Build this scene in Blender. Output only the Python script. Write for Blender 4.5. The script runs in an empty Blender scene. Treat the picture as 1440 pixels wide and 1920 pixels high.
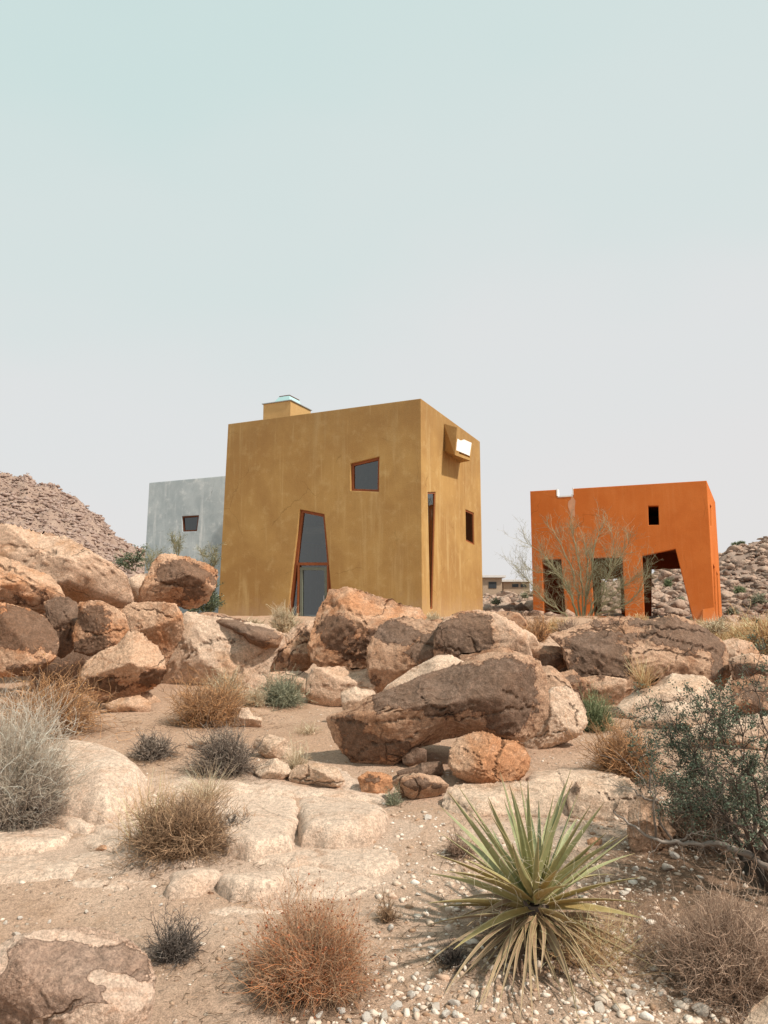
import bpy, bmesh, math, random
import numpy as np
from mathutils import Vector
from mathutils.geometry import tessellate_polygon

random.seed(11)
RNG = np.random.RandomState(11)
SC = bpy.context.scene
COL = SC.collection

# ------------------------------------------------------------------ camera model
F, TILT, CAMZ = 1387.0, math.radians(7.8), 1.6
ST, CT = math.sin(TILT), math.cos(TILT)

def ray(px, py):
    a, b = px - 720.0, 960.0 - py
    return np.array([a, F * CT - b * ST, F * ST + b * CT]) / F

def pt(px, py, Y):
    d = ray(px, py)
    return np.array([0, 0, CAMZ]) + d * (Y / d[1])

def on_z(px, py, z):
    d = ray(px, py)
    return np.array([0, 0, CAMZ]) + d * ((z - CAMZ) / d[2])

def pts(px, py, Y):
    a, b = np.asarray(px, float) - 720, 960 - np.asarray(py, float)
    dy = F * CT - b * ST
    dz = F * ST + b * CT
    return np.stack([a / dy * Y, np.broadcast_to(Y, a.shape) * np.ones_like(a), CAMZ + dz / dy * Y], -1)

# ------------------------------------------------------------------ noise
_r = np.random.RandomState(5)
_P = _r.permutation(512)
_P = np.concatenate([_P, _P])
_G = _r.normal(size=(512, 3)); _G /= np.linalg.norm(_G, axis=1)[:, None]

def pn(p):
    p = np.asarray(p, float)
    i = np.floor(p).astype(int); f = p - i
    u = f * f * f * (f * (f * 6 - 15) + 10)
    out = 0
    for dx in (0, 1):
        wx = u[..., 0] if dx else 1 - u[..., 0]
        for dy in (0, 1):
            wy = u[..., 1] if dy else 1 - u[..., 1]
            for dz in (0, 1):
                wz = u[..., 2] if dz else 1 - u[..., 2]
                h = _P[_P[_P[(i[..., 0] + dx) & 511] + ((i[..., 1] + dy) & 511) & 511] + ((i[..., 2] + dz) & 511) & 511]
                g = _G[h]
                out = out + wx * wy * wz * (g[..., 0] * (f[..., 0] - dx) + g[..., 1] * (f[..., 1] - dy) + g[..., 2] * (f[..., 2] - dz))
    return out * 1.6

def fbm(p, o=4, g=.5):
    s, a = 0, 1
    for k in range(o):
        s = s + a * pn(p * (2 ** k) + 17.3 * k); a *= g
    return s

def ridged(p, o=3):
    s, a = 0, 1
    for k in range(o):
        s = s + a * (1 - np.abs(pn(p * (2 ** k) + 31.7 * k)) * 2.0); a *= .5
    return s / 1.75

def sst(x, a, b):
    t = np.clip((x - a) / (b - a), 0, 1)
    return t * t * (3 - 2 * t)

# ------------------------------------------------------------------ terrain
PY = [-20, 0, 2, 3.2, 4, 5, 6, 7, 8, 10, 12, 14, 17, 20, 24, 30, 40, 60, 1000]
PZ = [-.5, -.15, -.04, 0, .05, .15, .27, .37, .44, .50, .56, .8, 1.15, 1.36, 1.5, 1.42, 1.3, 1.2, 1.2]
RL_X = [-4000, -1200, -400, -100, 0, 35, 60, 100, 130, 170, 210, 250, 275, 330, 400, 520]
RL_Y = [900, 860, 825, 868, 888, 892, 905, 918, 932, 962, 1000, 1022, 1032, 1068, 1110, 1150]
RR_X = [700, 860, 920, 960, 1000, 1100, 1200, 1290, 1345, 1380, 1440, 1600, 2000, 4000]
RR_Y = [1150, 1120, 1108, 1106, 1103, 1092, 1072, 1052, 1037, 1024, 1008, 975, 930, 900]
HUMPS = []      # (x, y, rx, ry, h)

def gh(x, y, fine=True):
    x = np.asarray(x, float); y = np.asarray(y, float)
    z = np.interp(y, PY, PZ)
    z = z - .22 * sst(x, 6, 11) * sst(y, 18, 25)
    ys = np.maximum(y, 1.0)
    px = 720 + F * x / (ys * CT)
    zl = CAMZ + (1150 - np.interp(px, RL_X, RL_Y) - 14) / F * 110
    zr = CAMZ + (1150 - np.interp(px, RR_X, RR_Y) - 9) / F * 66
    kl = sst(y, 42, 110) - .6 * sst(y, 112, 400); kr = sst(y, 29, 66) ** .8 - .5 * sst(y, 67, 300)
    z = np.maximum(z + np.maximum(zl - 1.3, 0) * np.maximum(kl, 0), z + np.maximum(zr - 1.3, 0) * np.maximum(kr, 0))
    q = np.stack([x, y, np.zeros_like(x)], -1)
    amp = .05 + .012 * np.clip(y - 6, 0, 12) + .014 * np.clip(y - 40, 0, 60)
    z = z + amp * fbm(q * .55, 4) * np.where(y > 19.5, np.where(y < 30, .35, 1), 1)
    for hx, hy, rx, ry, h in HUMPS:
        d = ((x - hx) / rx) ** 2 + ((y - hy) / ry) ** 2
        z = z + h * np.clip(1.3 * np.exp(-d * 1.6) - .1, 0, 1) * (1 + .12 * pn(q * 5))
    if fine:
        z = z + .007 * fbm(q * 6, 3)
    return z

def ground_Y(px, py):
    d = ray(px, py)
    ys = np.concatenate([np.arange(1.8, 14, .02), np.arange(14, 60, .1)])
    zr = CAMZ + d[2] / d[1] * ys
    g = gh(d[0] / d[1] * ys, ys, False)
    k = np.argmax(zr < g)
    return float(ys[k]) if zr[k] < g[k] else 30.0

def gpt(px, py):
    Y = ground_Y(px, py); p = pt(px, py, Y); p[2] = gh(p[0], p[1]); return p

# humps of bedrock rising from the sand:  (px, py, rx, ry, h)
for px, py, rx, ry, h in [(170, 1640, .45, .3, .03), (300, 1600, .6, .2, .02)]:
    Y = ground_Y(px, py); p = pt(px, py, Y); HUMPS.append((p[0], p[1], rx, ry, h))

# ------------------------------------------------------------------ node helpers
def mat(name):
    m = bpy.data.materials.new(name); m.use_nodes = True
    nt = m.node_tree; nt.nodes.clear()
    out = nt.nodes.new('ShaderNodeOutputMaterial')
    b = nt.nodes.new('ShaderNodeBsdfPrincipled')
    b.inputs['Roughness'].default_value = .9
    b.inputs['Specular IOR Level'].default_value = .15
    nt.links.new(b.outputs[0], out.inputs[0])
    return m, nt, b

class N:
    def __init__(s, nt): s.nt = nt
    def new(s, t, **k):
        n = s.nt.nodes.new(t)
        for a, v in k.items(): setattr(n, a, v)
        return n
    def put(s, sock, v):
        if isinstance(v, bpy.types.NodeSocket): s.nt.links.new(v, sock)
        else:
            if sock.type == 'RGBA' and len(v) == 3: v = (*v, 1)
            sock.default_value = v
    def noise(s, vec, scale, detail=4, rough=.55, dist=0):
        n = s.new('ShaderNodeTexNoise')
        s.put(n.inputs['Vector'], vec); s.put(n.inputs['Scale'], scale); s.put(n.inputs['Detail'], detail)
        s.put(n.inputs['Roughness'], rough); s.put(n.inputs['Distortion'], dist)
        return n.outputs['Fac']
    def voro(s, vec, scale, feat='F1', out='Distance', rnd=1):
        n = s.new('ShaderNodeTexVoronoi', feature=feat)
        s.put(n.inputs['Vector'], vec); s.put(n.inputs['Scale'], scale); s.put(n.inputs['Randomness'], rnd)
        return n.outputs[out]
    def math(s, op, a, b=0, c=0, clamp=False):
        n = s.new('ShaderNodeMath', operation=op, use_clamp=clamp)
        s.put(n.inputs[0], a); s.put(n.inputs[1], b); s.put(n.inputs[2], c)
        return n.outputs[0]
    def vmath(s, op, a, b):
        n = s.new('ShaderNodeVectorMath', operation=op)
        s.put(n.inputs[0], a); s.put(n.inputs[1], b); return n.outputs[0]
    def mix(s, f, a, b, mode='MIX'):
        n = s.new('ShaderNodeMix', data_type='RGBA', blend_type=mode)
        s.put(n.inputs[0], f); s.put(n.inputs[6], a); s.put(n.inputs[7], b)
        return n.outputs[2]
    def step(s, v, lo, hi):
        n = s.new('ShaderNodeMapRange', interpolation_type='SMOOTHSTEP')
        s.put(n.inputs[0], v); s.put(n.inputs[1], lo); s.put(n.inputs[2], hi)
        return n.outputs[0]
    def attr(s, name, out='Fac'):
        return s.new('ShaderNodeAttribute', attribute_name=name).outputs[out]
    def mapping(s, vec, scale=(1, 1, 1), rot=(0, 0, 0)):
        n = s.new('ShaderNodeMapping'); s.put(n.inputs[0], vec)
        n.inputs['Scale'].default_value = scale; n.inputs['Rotation'].default_value = rot
        return n.outputs[0]
    def bump(s, h, dist, strength=1, nrm=None):
        n = s.new('ShaderNodeBump'); s.put(n.inputs['Height'], h)
        n.inputs['Distance'].default_value = dist; n.inputs['Strength'].default_value = strength
        if nrm is not None: s.put(n.inputs['Normal'], nrm)
        return n.outputs[0]
    def objvec(s, rnd=True):
        v = s.new('ShaderNodeTexCoord').outputs['Object']
        if rnd:
            r = s.new('ShaderNodeObjectInfo').outputs['Random']
            k = s.math('MULTIPLY', r, 60)
            cb = s.new('ShaderNodeCombineXYZ')
            for i in range(3): s.put(cb.inputs[i], k)
            v = s.vmath('ADD', v, cb.outputs[0])
        return v

def simple(name, col, rough=.8, var=.12, scale=8, metallic=0, spec=.2):
    m, nt, b = mat(name); n = N(nt)
    v = n.objvec(False)
    f = n.noise(v, scale, 5)
    k = n.math('MULTIPLY_ADD', f, var * 4, 1 - var * 2)
    n.put(b.inputs['Base Color'], n.mix(1, col, k, 'MULTIPLY'))
    b.inputs['Roughness'].default_value = rough; b.inputs['Metallic'].default_value = metallic
    b.inputs['Specular IOR Level'].default_value = spec
    return m

def rock_mat(name, pale, warm, dark, warmth=.5, vbias=0.0, vscale=2.6):
    m, nt, b = mat(name); n = N(nt)
    v = n.objvec()
    n1 = n.noise(v, 1.7, 5, .6, .4)
    base = n.mix(n.step(n1, .62 - warmth * .35, .85 - warmth * .35), pale, warm)
    n5 = n.noise(n.mapping(v, (1, 1, 2.2)), 5.5, 8, .7, .8)
    base = n.mix(n.math('MULTIPLY', n.step(n5, .5, .72), .55), base, tuple(c * f for c, f in zip(warm, (.75, .6, .5))))
    base = n.mix(n.math('MULTIPLY', n.step(n5, .47, .25), .5), base, tuple(min(1, c * 1.25 + .03) for c in pale))
    # desert varnish: flakes with a crisp torn edge
    nv = n.noise(v, vscale, 10, .66, .5)
    at = n.attr('varnish')
    n9 = n.noise(v, 8.5, 8, .7, .6); n28 = n.noise(v, 26, 6, .7, .3)
    vm = n.math('ADD', n.math('MULTIPLY_ADD', nv, 2.3, -1.15 + vbias), n.math('MINIMUM', at, .78))
    vm = n.math('ADD', vm, n.math('ADD', n.math('MULTIPLY_ADD', n9, 1.5, -.75), n.math('MULTIPLY_ADD', n28, .7, -.35)))
    mask = n.step(vm, .41, .55)
    halo = n.math('MULTIPLY', n.step(vm, .28, .50), .45)
    nd = n.noise(v, 9, 6, .7)
    dk = n.mix(n.step(nd, .35, .7), dark, tuple(c * 1.6 + .02 for c in dark))
    dk = n.mix(n.math('MULTIPLY', n.step(n1, .35, .6), .6), dk, (dark[0] * 1.5, dark[1] * 1.45, dark[2] * 1.4))
    base = n.mix(halo, base, (warm[0] * .72, warm[1] * .5, warm[2] * .4))
    col = n.mix(n.math('MULTIPLY', mask, n.math('MULTIPLY_ADD', n28, .5, .66, clamp=True)), base, dk)
    # speckle of granite grains
    sp = n.noise(v, 95, 3, .8)
    col = n.mix(1, col, n.math('MULTIPLY_ADD', n.step(sp, .32, .66), .5, .74), 'MULTIPLY')
    sp2 = n.noise(v, 30, 5, .75)
    col = n.mix(1, col, n.math('MULTIPLY_ADD', n.step(sp2, .32, .68), .46, .76), 'MULTIPLY')
    # cracks
    dn = n.new('ShaderNodeTexNoise'); n.put(dn.inputs['Vector'], v); dn.inputs['Scale'].default_value = 2.2; dn.inputs['Detail'].default_value = 6
    sc = n.new('ShaderNodeVectorMath', operation='SCALE'); n.put(sc.inputs[0], dn.outputs['Color']); sc.inputs['Scale'].default_value = .55
    wv = n.vmath('ADD', v, sc.outputs[0])
    ed = n.voro(wv, 1.15, 'DISTANCE_TO_EDGE')
    gate = n.step(n.noise(v, 1.3, 2), .56, .64)
    if 'slab' in name or 'pale' in name: gate = 0.0
    ck = n.math('MULTIPLY', n.math('SUBTRACT', 1, n.step(ed, .001, .011)), gate)
    ca = n.math('MAXIMUM', n.math('MULTIPLY', ck, .75), n.attr('crack'), clamp=True)
    col = n.mix(n.math('MULTIPLY', ca, .8), col, tuple(c * .22 for c in warm))
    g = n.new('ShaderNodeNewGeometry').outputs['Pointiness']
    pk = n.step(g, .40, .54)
    col = n.mix(1, col, n.math('MULTIPLY_ADD', pk, .5, .58), 'MULTIPLY')  # crease shade and edge light painted into the colour by curvature
    n.put(b.inputs['Base Color'], col)
    h = n.math('ADD', n.math('MULTIPLY', n.noise(v, 7, 8, .68), .42), n.math('MULTIPLY', n.noise(v, 45, 5, .75), .4))
    h = n.math('ADD', h, n.math('MULTIPLY', mask, .22))
    h = n.math('SUBTRACT', h, n.math('MULTIPLY', ca, .9))
    n.put(b.inputs['Normal'], n.bump(h, .045, 1))
    b.inputs['Roughness'].default_value = .88
    return m

M = {}
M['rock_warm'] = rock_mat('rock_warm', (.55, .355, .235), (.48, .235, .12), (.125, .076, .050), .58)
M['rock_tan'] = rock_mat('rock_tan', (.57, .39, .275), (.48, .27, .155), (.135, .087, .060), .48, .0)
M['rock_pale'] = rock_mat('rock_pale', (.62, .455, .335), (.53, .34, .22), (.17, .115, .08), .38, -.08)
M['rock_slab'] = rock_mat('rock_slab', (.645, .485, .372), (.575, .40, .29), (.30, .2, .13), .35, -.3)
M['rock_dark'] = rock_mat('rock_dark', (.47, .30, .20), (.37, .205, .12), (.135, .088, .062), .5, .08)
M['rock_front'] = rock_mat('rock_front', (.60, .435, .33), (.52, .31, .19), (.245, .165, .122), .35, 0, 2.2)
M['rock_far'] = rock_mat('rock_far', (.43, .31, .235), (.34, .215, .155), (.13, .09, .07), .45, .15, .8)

def stone_mat():
    m, nt, b = mat('pale_stone'); n = N(nt)
    v = n.objvec(False)
    t = n.attr('tint')
    r = n.new('ShaderNodeValToRGB'); n.put(r.inputs[0], t)
    e = r.color_ramp.elements
    e[0].position = 0; e[0].color = (.26, .15, .09, 1); e[1].position = 1; e[1].color = (.82, .76, .68, 1)
    for p, c in ((.2, (.44, .28, .18, 1)), (.40, (.58, .44, .33, 1)), (.62, (.72, .60, .49, 1)), (.80, (.78, .68, .58, 1)), (.88, (.60, .40, .28, 1))):
        k = e.new(p); k.color = c
    f = n.noise(v, 60, 4, .7)
    n.put(b.inputs['Base Color'], n.mix(1, r.outputs[0], n.math('MULTIPLY_ADD', f, .7, .62), 'MULTIPLY'))
    n.put(b.inputs['Normal'], n.bump(f, .006))
    return m
M['stone'] = stone_mat()
M['rock_hill'] = rock_mat('rock_hill', (.37, .275, .23), (.31, .22, .18), (.24, .17, .14), .5, .05, .5)

def ground_mat():
    m, nt, b = mat('sand'); n = N(nt)
    v = n.objvec(False)
    a = n.noise(v, .9, 6, .6, .5)
    col = n.mix(n.step(a, .38, .66), (.60, .425, .312), (.53, .352, .246))
    c = n.noise(v, 4.5, 8, .7)
    col = n.mix(n.math('MULTIPLY', n.step(c, .5, .7), .55), col, (.38, .235, .145))
    lit = n.attr('litter')
    lm = n.math('ADD', lit, n.math('MULTIPLY_ADD', n.noise(v, 11, 8, .75), 1.0, -.5))
    col = n.mix(n.math('MULTIPLY', n.step(lm, .35, .75), .82), col, (.19, .11, .065))
    slab = n.math('ADD', n.attr('slab'), n.math('MULTIPLY_ADD', n.noise(v, 6, 6, .7), .8, -.4))
    sm = n.step(slab, .4, .6)
    col = n.mix(n.math('MULTIPLY', sm, .75), col, (.62, .458, .35))
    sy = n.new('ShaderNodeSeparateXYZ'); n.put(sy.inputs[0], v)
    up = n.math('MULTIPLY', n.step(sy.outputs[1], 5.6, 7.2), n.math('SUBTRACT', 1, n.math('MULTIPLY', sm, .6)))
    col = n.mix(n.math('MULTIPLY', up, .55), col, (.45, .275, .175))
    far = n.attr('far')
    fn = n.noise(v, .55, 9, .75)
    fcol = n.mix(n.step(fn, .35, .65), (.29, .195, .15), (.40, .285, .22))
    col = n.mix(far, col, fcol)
    vo = n.voro(v, 55, 'F1')
    sp = n.noise(v, 130, 3, .8)
    col = n.mix(1, col, n.math('MULTIPLY_ADD', n.step(sp, .3, .7), .6, .66), 'MULTIPLY')
    g2 = n.noise(v, 38, 6, .75)
    col = n.mix(1, col, n.math('MULTIPLY_ADD', n.step(g2, .3, .6), .35, .75), 'MULTIPLY')
    peb = n.new('ShaderNodeTexVoronoi'); n.put(peb.inputs['Vector'], v); peb.inputs['Scale'].default_value = 26
    sepc = n.new('ShaderNodeSeparateColor')
    nt.links.new(peb.outputs['Color'], sepc.inputs[0])
    pm = n.math('MULTIPLY', n.step(sepc.outputs[0], .72, .74), n.math('SUBTRACT', 1, n.step(peb.outputs['Distance'], .22, .34)))
    pm = n.math('MULTIPLY', pm, n.math('SUBTRACT', 1, sm))
    col = n.mix(n.math('MULTIPLY', pm, .7), col, n.mix(sepc.outputs[1], (.66, .55, .44), (.36, .21, .13)))
    n.put(b.inputs['Base Color'], col)
    h = n.math('ADD', n.math('MULTIPLY', n.noise(v, 14, 8, .75), 1.1), n.math('MULTIPLY', pm, .35))
    h = n.math('ADD', h, n.math('MULTIPLY', n.noise(v, 70, 4, .8), .3))
    n.put(b.inputs['Normal'], n.bump(h, .03, 1))
    return m
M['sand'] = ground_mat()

def twig_mat(name, lo, hi, lo2=None, hi2=None, trans=.0):
    """lo: colour at the root, hi: at the tip; the attribute 'tint' shifts between two families"""
    m, nt, b = mat(name); n = N(nt)
    hg = n.attr('along'); t = n.attr('tint')
    c1 = n.mix(hg, lo, hi)
    c2 = n.mix(hg, lo2 or tuple(c * .6 for c in lo), hi2 or tuple(c * .65 for c in hi))
    c3 = n.mix(hg, tuple(min(.8, c * 1.3) for c in hi), tuple(min(.8, c * 1.55 + .02) for c in hi))
    n.put(b.inputs['Base Color'], n.mix(n.step(t, .8, .84), n.mix(n.step(t, .2, .7), c1, c2), c3))
    b.inputs['Roughness'].default_value = .8
    return m

def stucco(name, base, light, darkc, streak=.5, grime_z=None):
    m, nt, b = mat(name); n = N(nt)
    v = n.new('ShaderNodeTexCoord').outputs['Object']
    st = n.noise(n.mapping(v, (2.3, 2.3, .22)), 1.0, 7, .62, .3)
    bl = n.noise(v, .55, 6, .6, .4)
    b2 = n.noise(v, 2.6, 7, .68)
    col = n.mix(n.step(bl, .35, .65), base, darkc)
    col = n.mix(n.math('MULTIPLY', n.step(st, .53, .74), streak), col, light)
    col = n.mix(n.math('MULTIPLY', n.step(b2, .5, .72), streak * .6), col, light)
    col = n.mix(n.math('MULTIPLY', n.step(b2, .47, .28), streak * .6), col, darkc)
    if grime_z:
        sep = n.new('ShaderNodeSeparateXYZ'); n.put(sep.inputs[0], v)
        g = n.step(n.math('ADD', sep.outputs[2], n.math('MULTIPLY_ADD', st, 3.2, -1.6)), grime_z[0], grime_z[1])
        col = n.mix(n.math('MULTIPLY', g, .75), col, grime_z[2])
    sp3 = n.new('ShaderNodeSeparateXYZ'); n.put(sp3.inputs[0], v)
    dust = n.math('SUBTRACT', 1, n.step(n.math('ADD', sp3.outputs[2], n.math('MULTIPLY_ADD', b2, 1.6, -.8)), -.1, .9))
    col = n.mix(n.math('MULTIPLY', dust, .35), col, (.50, .36, .25))
    drip = n.noise(n.mapping(v, (7, 7, .35)), 1.0, 5, .6)
    col = n.mix(n.math('MULTIPLY', n.step(drip, .58, .7), .3), col, light)
    col = n.mix(n.math('MULTIPLY', n.step(drip, .42, .3), .3), col, darkc)
    dn = n.new('ShaderNodeTexNoise'); n.put(dn.inputs['Vector'], v); dn.inputs['Scale'].default_value = .9; dn.inputs['Detail'].default_value = 8
    ed = n.voro(n.vmath('ADD', v, dn.outputs['Color']), .42, 'DISTANCE_TO_EDGE')
    hair = n.math('MULTIPLY', n.math('SUBTRACT', 1, n.step(ed, .001, .006)), n.step(n.noise(v, .8, 3), .48, .6))
    col = n.mix(n.math('MULTIPLY', hair, .45), col, tuple(c * .5 for c in darkc))
    gr = n.noise(v, 40, 4, .7)
    col = n.mix(1, col, n.math('MULTIPLY_ADD', gr, .36, .82), 'MULTIPLY')
    n.put(b.inputs['Base Color'], col)
    n.put(b.inputs['Normal'], n.bump(n.math('ADD', gr, n.math('MULTIPLY', b2, .6)), .012, .8))
    b.inputs['Roughness'].default_value = .93; b.inputs['Specular IOR Level'].default_value = .08
    return m
M['ochre'] = stucco('ochre_stucco', (.445, .27, .10), (.56, .39, .18), (.36, .205, .075), .75, (4.2, 9.2, (.245, .145, .065)))
M['ochre_light'] = stucco('light_ochre_stucco', (.58, .37, .16), (.64, .44, .22), (.50, .31, .13), .4)
M['orange'] = stucco('orange_stucco', (.60, .175, .042), (.63, .215, .065), (.54, .145, .032), .45)
M['orange_shade'] = simple('orange_paint_with_shade', (.22, .055, .015), .95)  # orange wall colour darkened, interior shade painted into rear walls and ceiling
M['grey'] = stucco('grey_stucco', (.53, .59, .61), (.78, .81, .81), (.38, .44, .465), 1.0)
M['wood'] = simple('redwood', (.25, .075, .025), .55, .15, 12)
M['wood_dark'] = simple('dark_wood', (.12, .04, .018), .6, .15, 12)
M['sage'] = simple('sage_paint', (.16, .17, .13), .6)
M['white'] = simple('white_paint', (.80, .79, .76), .6, .04)
M['stain'] = simple('lime_wash', (.62, .33, .2), .95, .2, 3)
M['metal'] = simple('galvanised_metal', (.42, .42, .40), .45, .1, 6, .6)
M['teal'] = simple('teal_panel', (.42, .62, .62), .35, .06, 4)
M['roof'] = simple('roof_felt', (.22, .2, .18), .95)
M['plaster'] = simple('interior_plaster', (.5, .48, .44), .95)
M['far_wall'] = simple('far_wall', (.42, .31, .22), .9)
M['far_white'] = simple('far_white', (.66, .63, .6), .9)

def glass_mat():
    m, nt, b = mat('window_glass'); n = N(nt)
    out = [x for x in nt.nodes if x.bl_idname == 'ShaderNodeOutputMaterial'][0]
    nt.nodes.remove(b)
    tr = n.new('ShaderNodeBsdfTransparent'); tr.inputs[0].default_value = (.6, .64, .63, 1)
    bnv = n.bump(n.noise(n.objvec(False), 1.2, 2), .02, .35)
    gl = n.new('ShaderNodeBsdfGlossy'); gl.inputs['Roughness'].default_value = .03; gl.inputs[0].default_value = (.8, .84, .84, 1)
    fr = n.new('ShaderNodeFresnel'); fr.inputs[0].default_value = 1.55
    n.put(gl.inputs['Normal'], bnv)
    mx = n.new('ShaderNodeMixShader')
    n.put(mx.inputs[0], n.math('MULTIPLY_ADD', fr.outputs[0], 1.0, .07, clamp=True))
    nt.links.new(tr.outputs[0], mx.inputs[1]); nt.links.new(gl.outputs[0], mx.inputs[2])
    nt.links.new(mx.outputs[0], out.inputs[0])
    return m
M['glass'] = glass_mat()

# ------------------------------------------------------------------ mesh helpers
def mk(name, V, Fs, material, origin=(0, 0, 0), parent=None, attrs=None, smooth=False):
    V = np.asarray(V, float) - np.asarray(origin, float)
    me = bpy.data.meshes.new(name)
    if not isinstance(Fs, (list, tuple)) or (len(Fs) and np.ndim(Fs[0]) == 1): Fs = [Fs]
    groups = []
    for f in Fs:
        if isinstance(f, np.ndarray): groups.append(f)
        else: groups.append(np.array(f))
    nl = sum(g.size for g in groups); npoly = sum(len(g) for g in groups)
    me.vertices.add(len(V)); me.vertices.foreach_set('co', V.astype(np.float32).ravel())
    me.loops.add(nl); me.loops.foreach_set('vertex_index', np.concatenate([g.ravel() for g in groups]).astype(np.int32))
    tot = np.concatenate([np.full(len(g), g.shape[1]) for g in groups])
    st = np.concatenate([[0], np.cumsum(tot)[:-1]])
    me.polygons.add(npoly); me.polygons.foreach_set('loop_start', st.astype(np.int32))
    me.polygons.foreach_set('loop_total', tot.astype(np.int32))
    me.update(calc_edges=True); me.validate()
    if smooth: me.polygons.foreach_set('use_smooth', np.ones(len(me.polygons), bool))
    for k, a in (attrs or {}).items():
        at = me.attributes.new(k, 'FLOAT', 'POINT'); at.data.foreach_set('value', np.asarray(a, np.float32))
    if material: me.materials.append(material)
    o = bpy.data.objects.new(name, me); COL.objects.link(o)
    if parent is not None: o.parent = parent
    else: o.location = origin
    return o

def tag(o, label=None, cat=None, group=None, kind=None):
    if label: o['label'] = label
    if cat: o['category'] = cat
    if group: o['group'] = group
    if kind: o['kind'] = kind
    return o

def empty(name, loc):
    o = bpy.data.objects.new(name, None); o.location = loc; o.empty_display_size = .2; COL.objects.link(o); return o

class PB:      # polygon soup builder with mixed n-gons
    def __init__(s): s.V = []; s.F = []
    def quad(s, *p):
        i = len(s.V); s.V += [tuple(map(float, q)) for q in p]; s.F.append(list(range(i, i + len(p))))
    def box(s, o, a, b, c):
        o, a, b, c = map(lambda q: np.asarray(q, float), (o, a, b, c))
        P = [o, o + a, o + a + b, o + b, o + c, o + a + c, o + a + b + c, o + b + c]
        for f in ((0, 3, 2, 1), (4, 5, 6, 7), (0, 1, 5, 4), (1, 2, 6, 5), (2, 3, 7, 6), (3, 0, 4, 7)):
            s.quad(*[P[k] for k in f])
    def build(s, name, material, origin=(0, 0, 0), parent=None, bevel=0):
        me = bpy.data.meshes.new(name)
        o_ = np.asarray(origin, float)
        me.from_pydata([tuple(np.array(v) - o_) for v in s.V], [], s.F)
        bm = bmesh.new(); bm.from_mesh(me); bmesh.ops.remove_doubles(bm, verts=bm.verts, dist=1e-4)
        bmesh.ops.recalc_face_normals(bm, faces=bm.faces)
        if bevel:
            bmesh.ops.bevel(bm, geom=[e for e in bm.edges if e.is_manifold and e.calc_face_angle(0) > .6], offset=bevel, segments=2, affect='EDGES', profile=.6)
        bm.to_mesh(me); bm.free(); me.materials.append(material)
        o = bpy.data.objects.new(name, me); COL.objects.link(o)
        if parent is not None: o.parent = parent
        else: o.location = origin
        return o

_ico = {}
def ico(n):
    if n not in _ico:
        bm = bmesh.new(); bmesh.ops.create_icosphere(bm, subdivisions=n, radius=1)
        V = np.array([v.co[:] for v in bm.verts]); Fc = np.array([[v.index for v in f.verts] for f in bm.faces]); bm.free()
        _ico[n] = (V / np.linalg.norm(V, axis=1)[:, None], Fc)
    return _ico[n]

def softcut(q, planes, s=.05):
    for n_, o_ in planes:
        n_ = np.array(n_, float); n_ /= np.linalg.norm(n_)
        d = q @ n_ - o_
        d = np.where(d > 4 * s, d, s * np.log1p(np.exp(np.clip(d / s, -30, 30))))
        q = q - n_ * (d * .93)[:, None]
    return q

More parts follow.
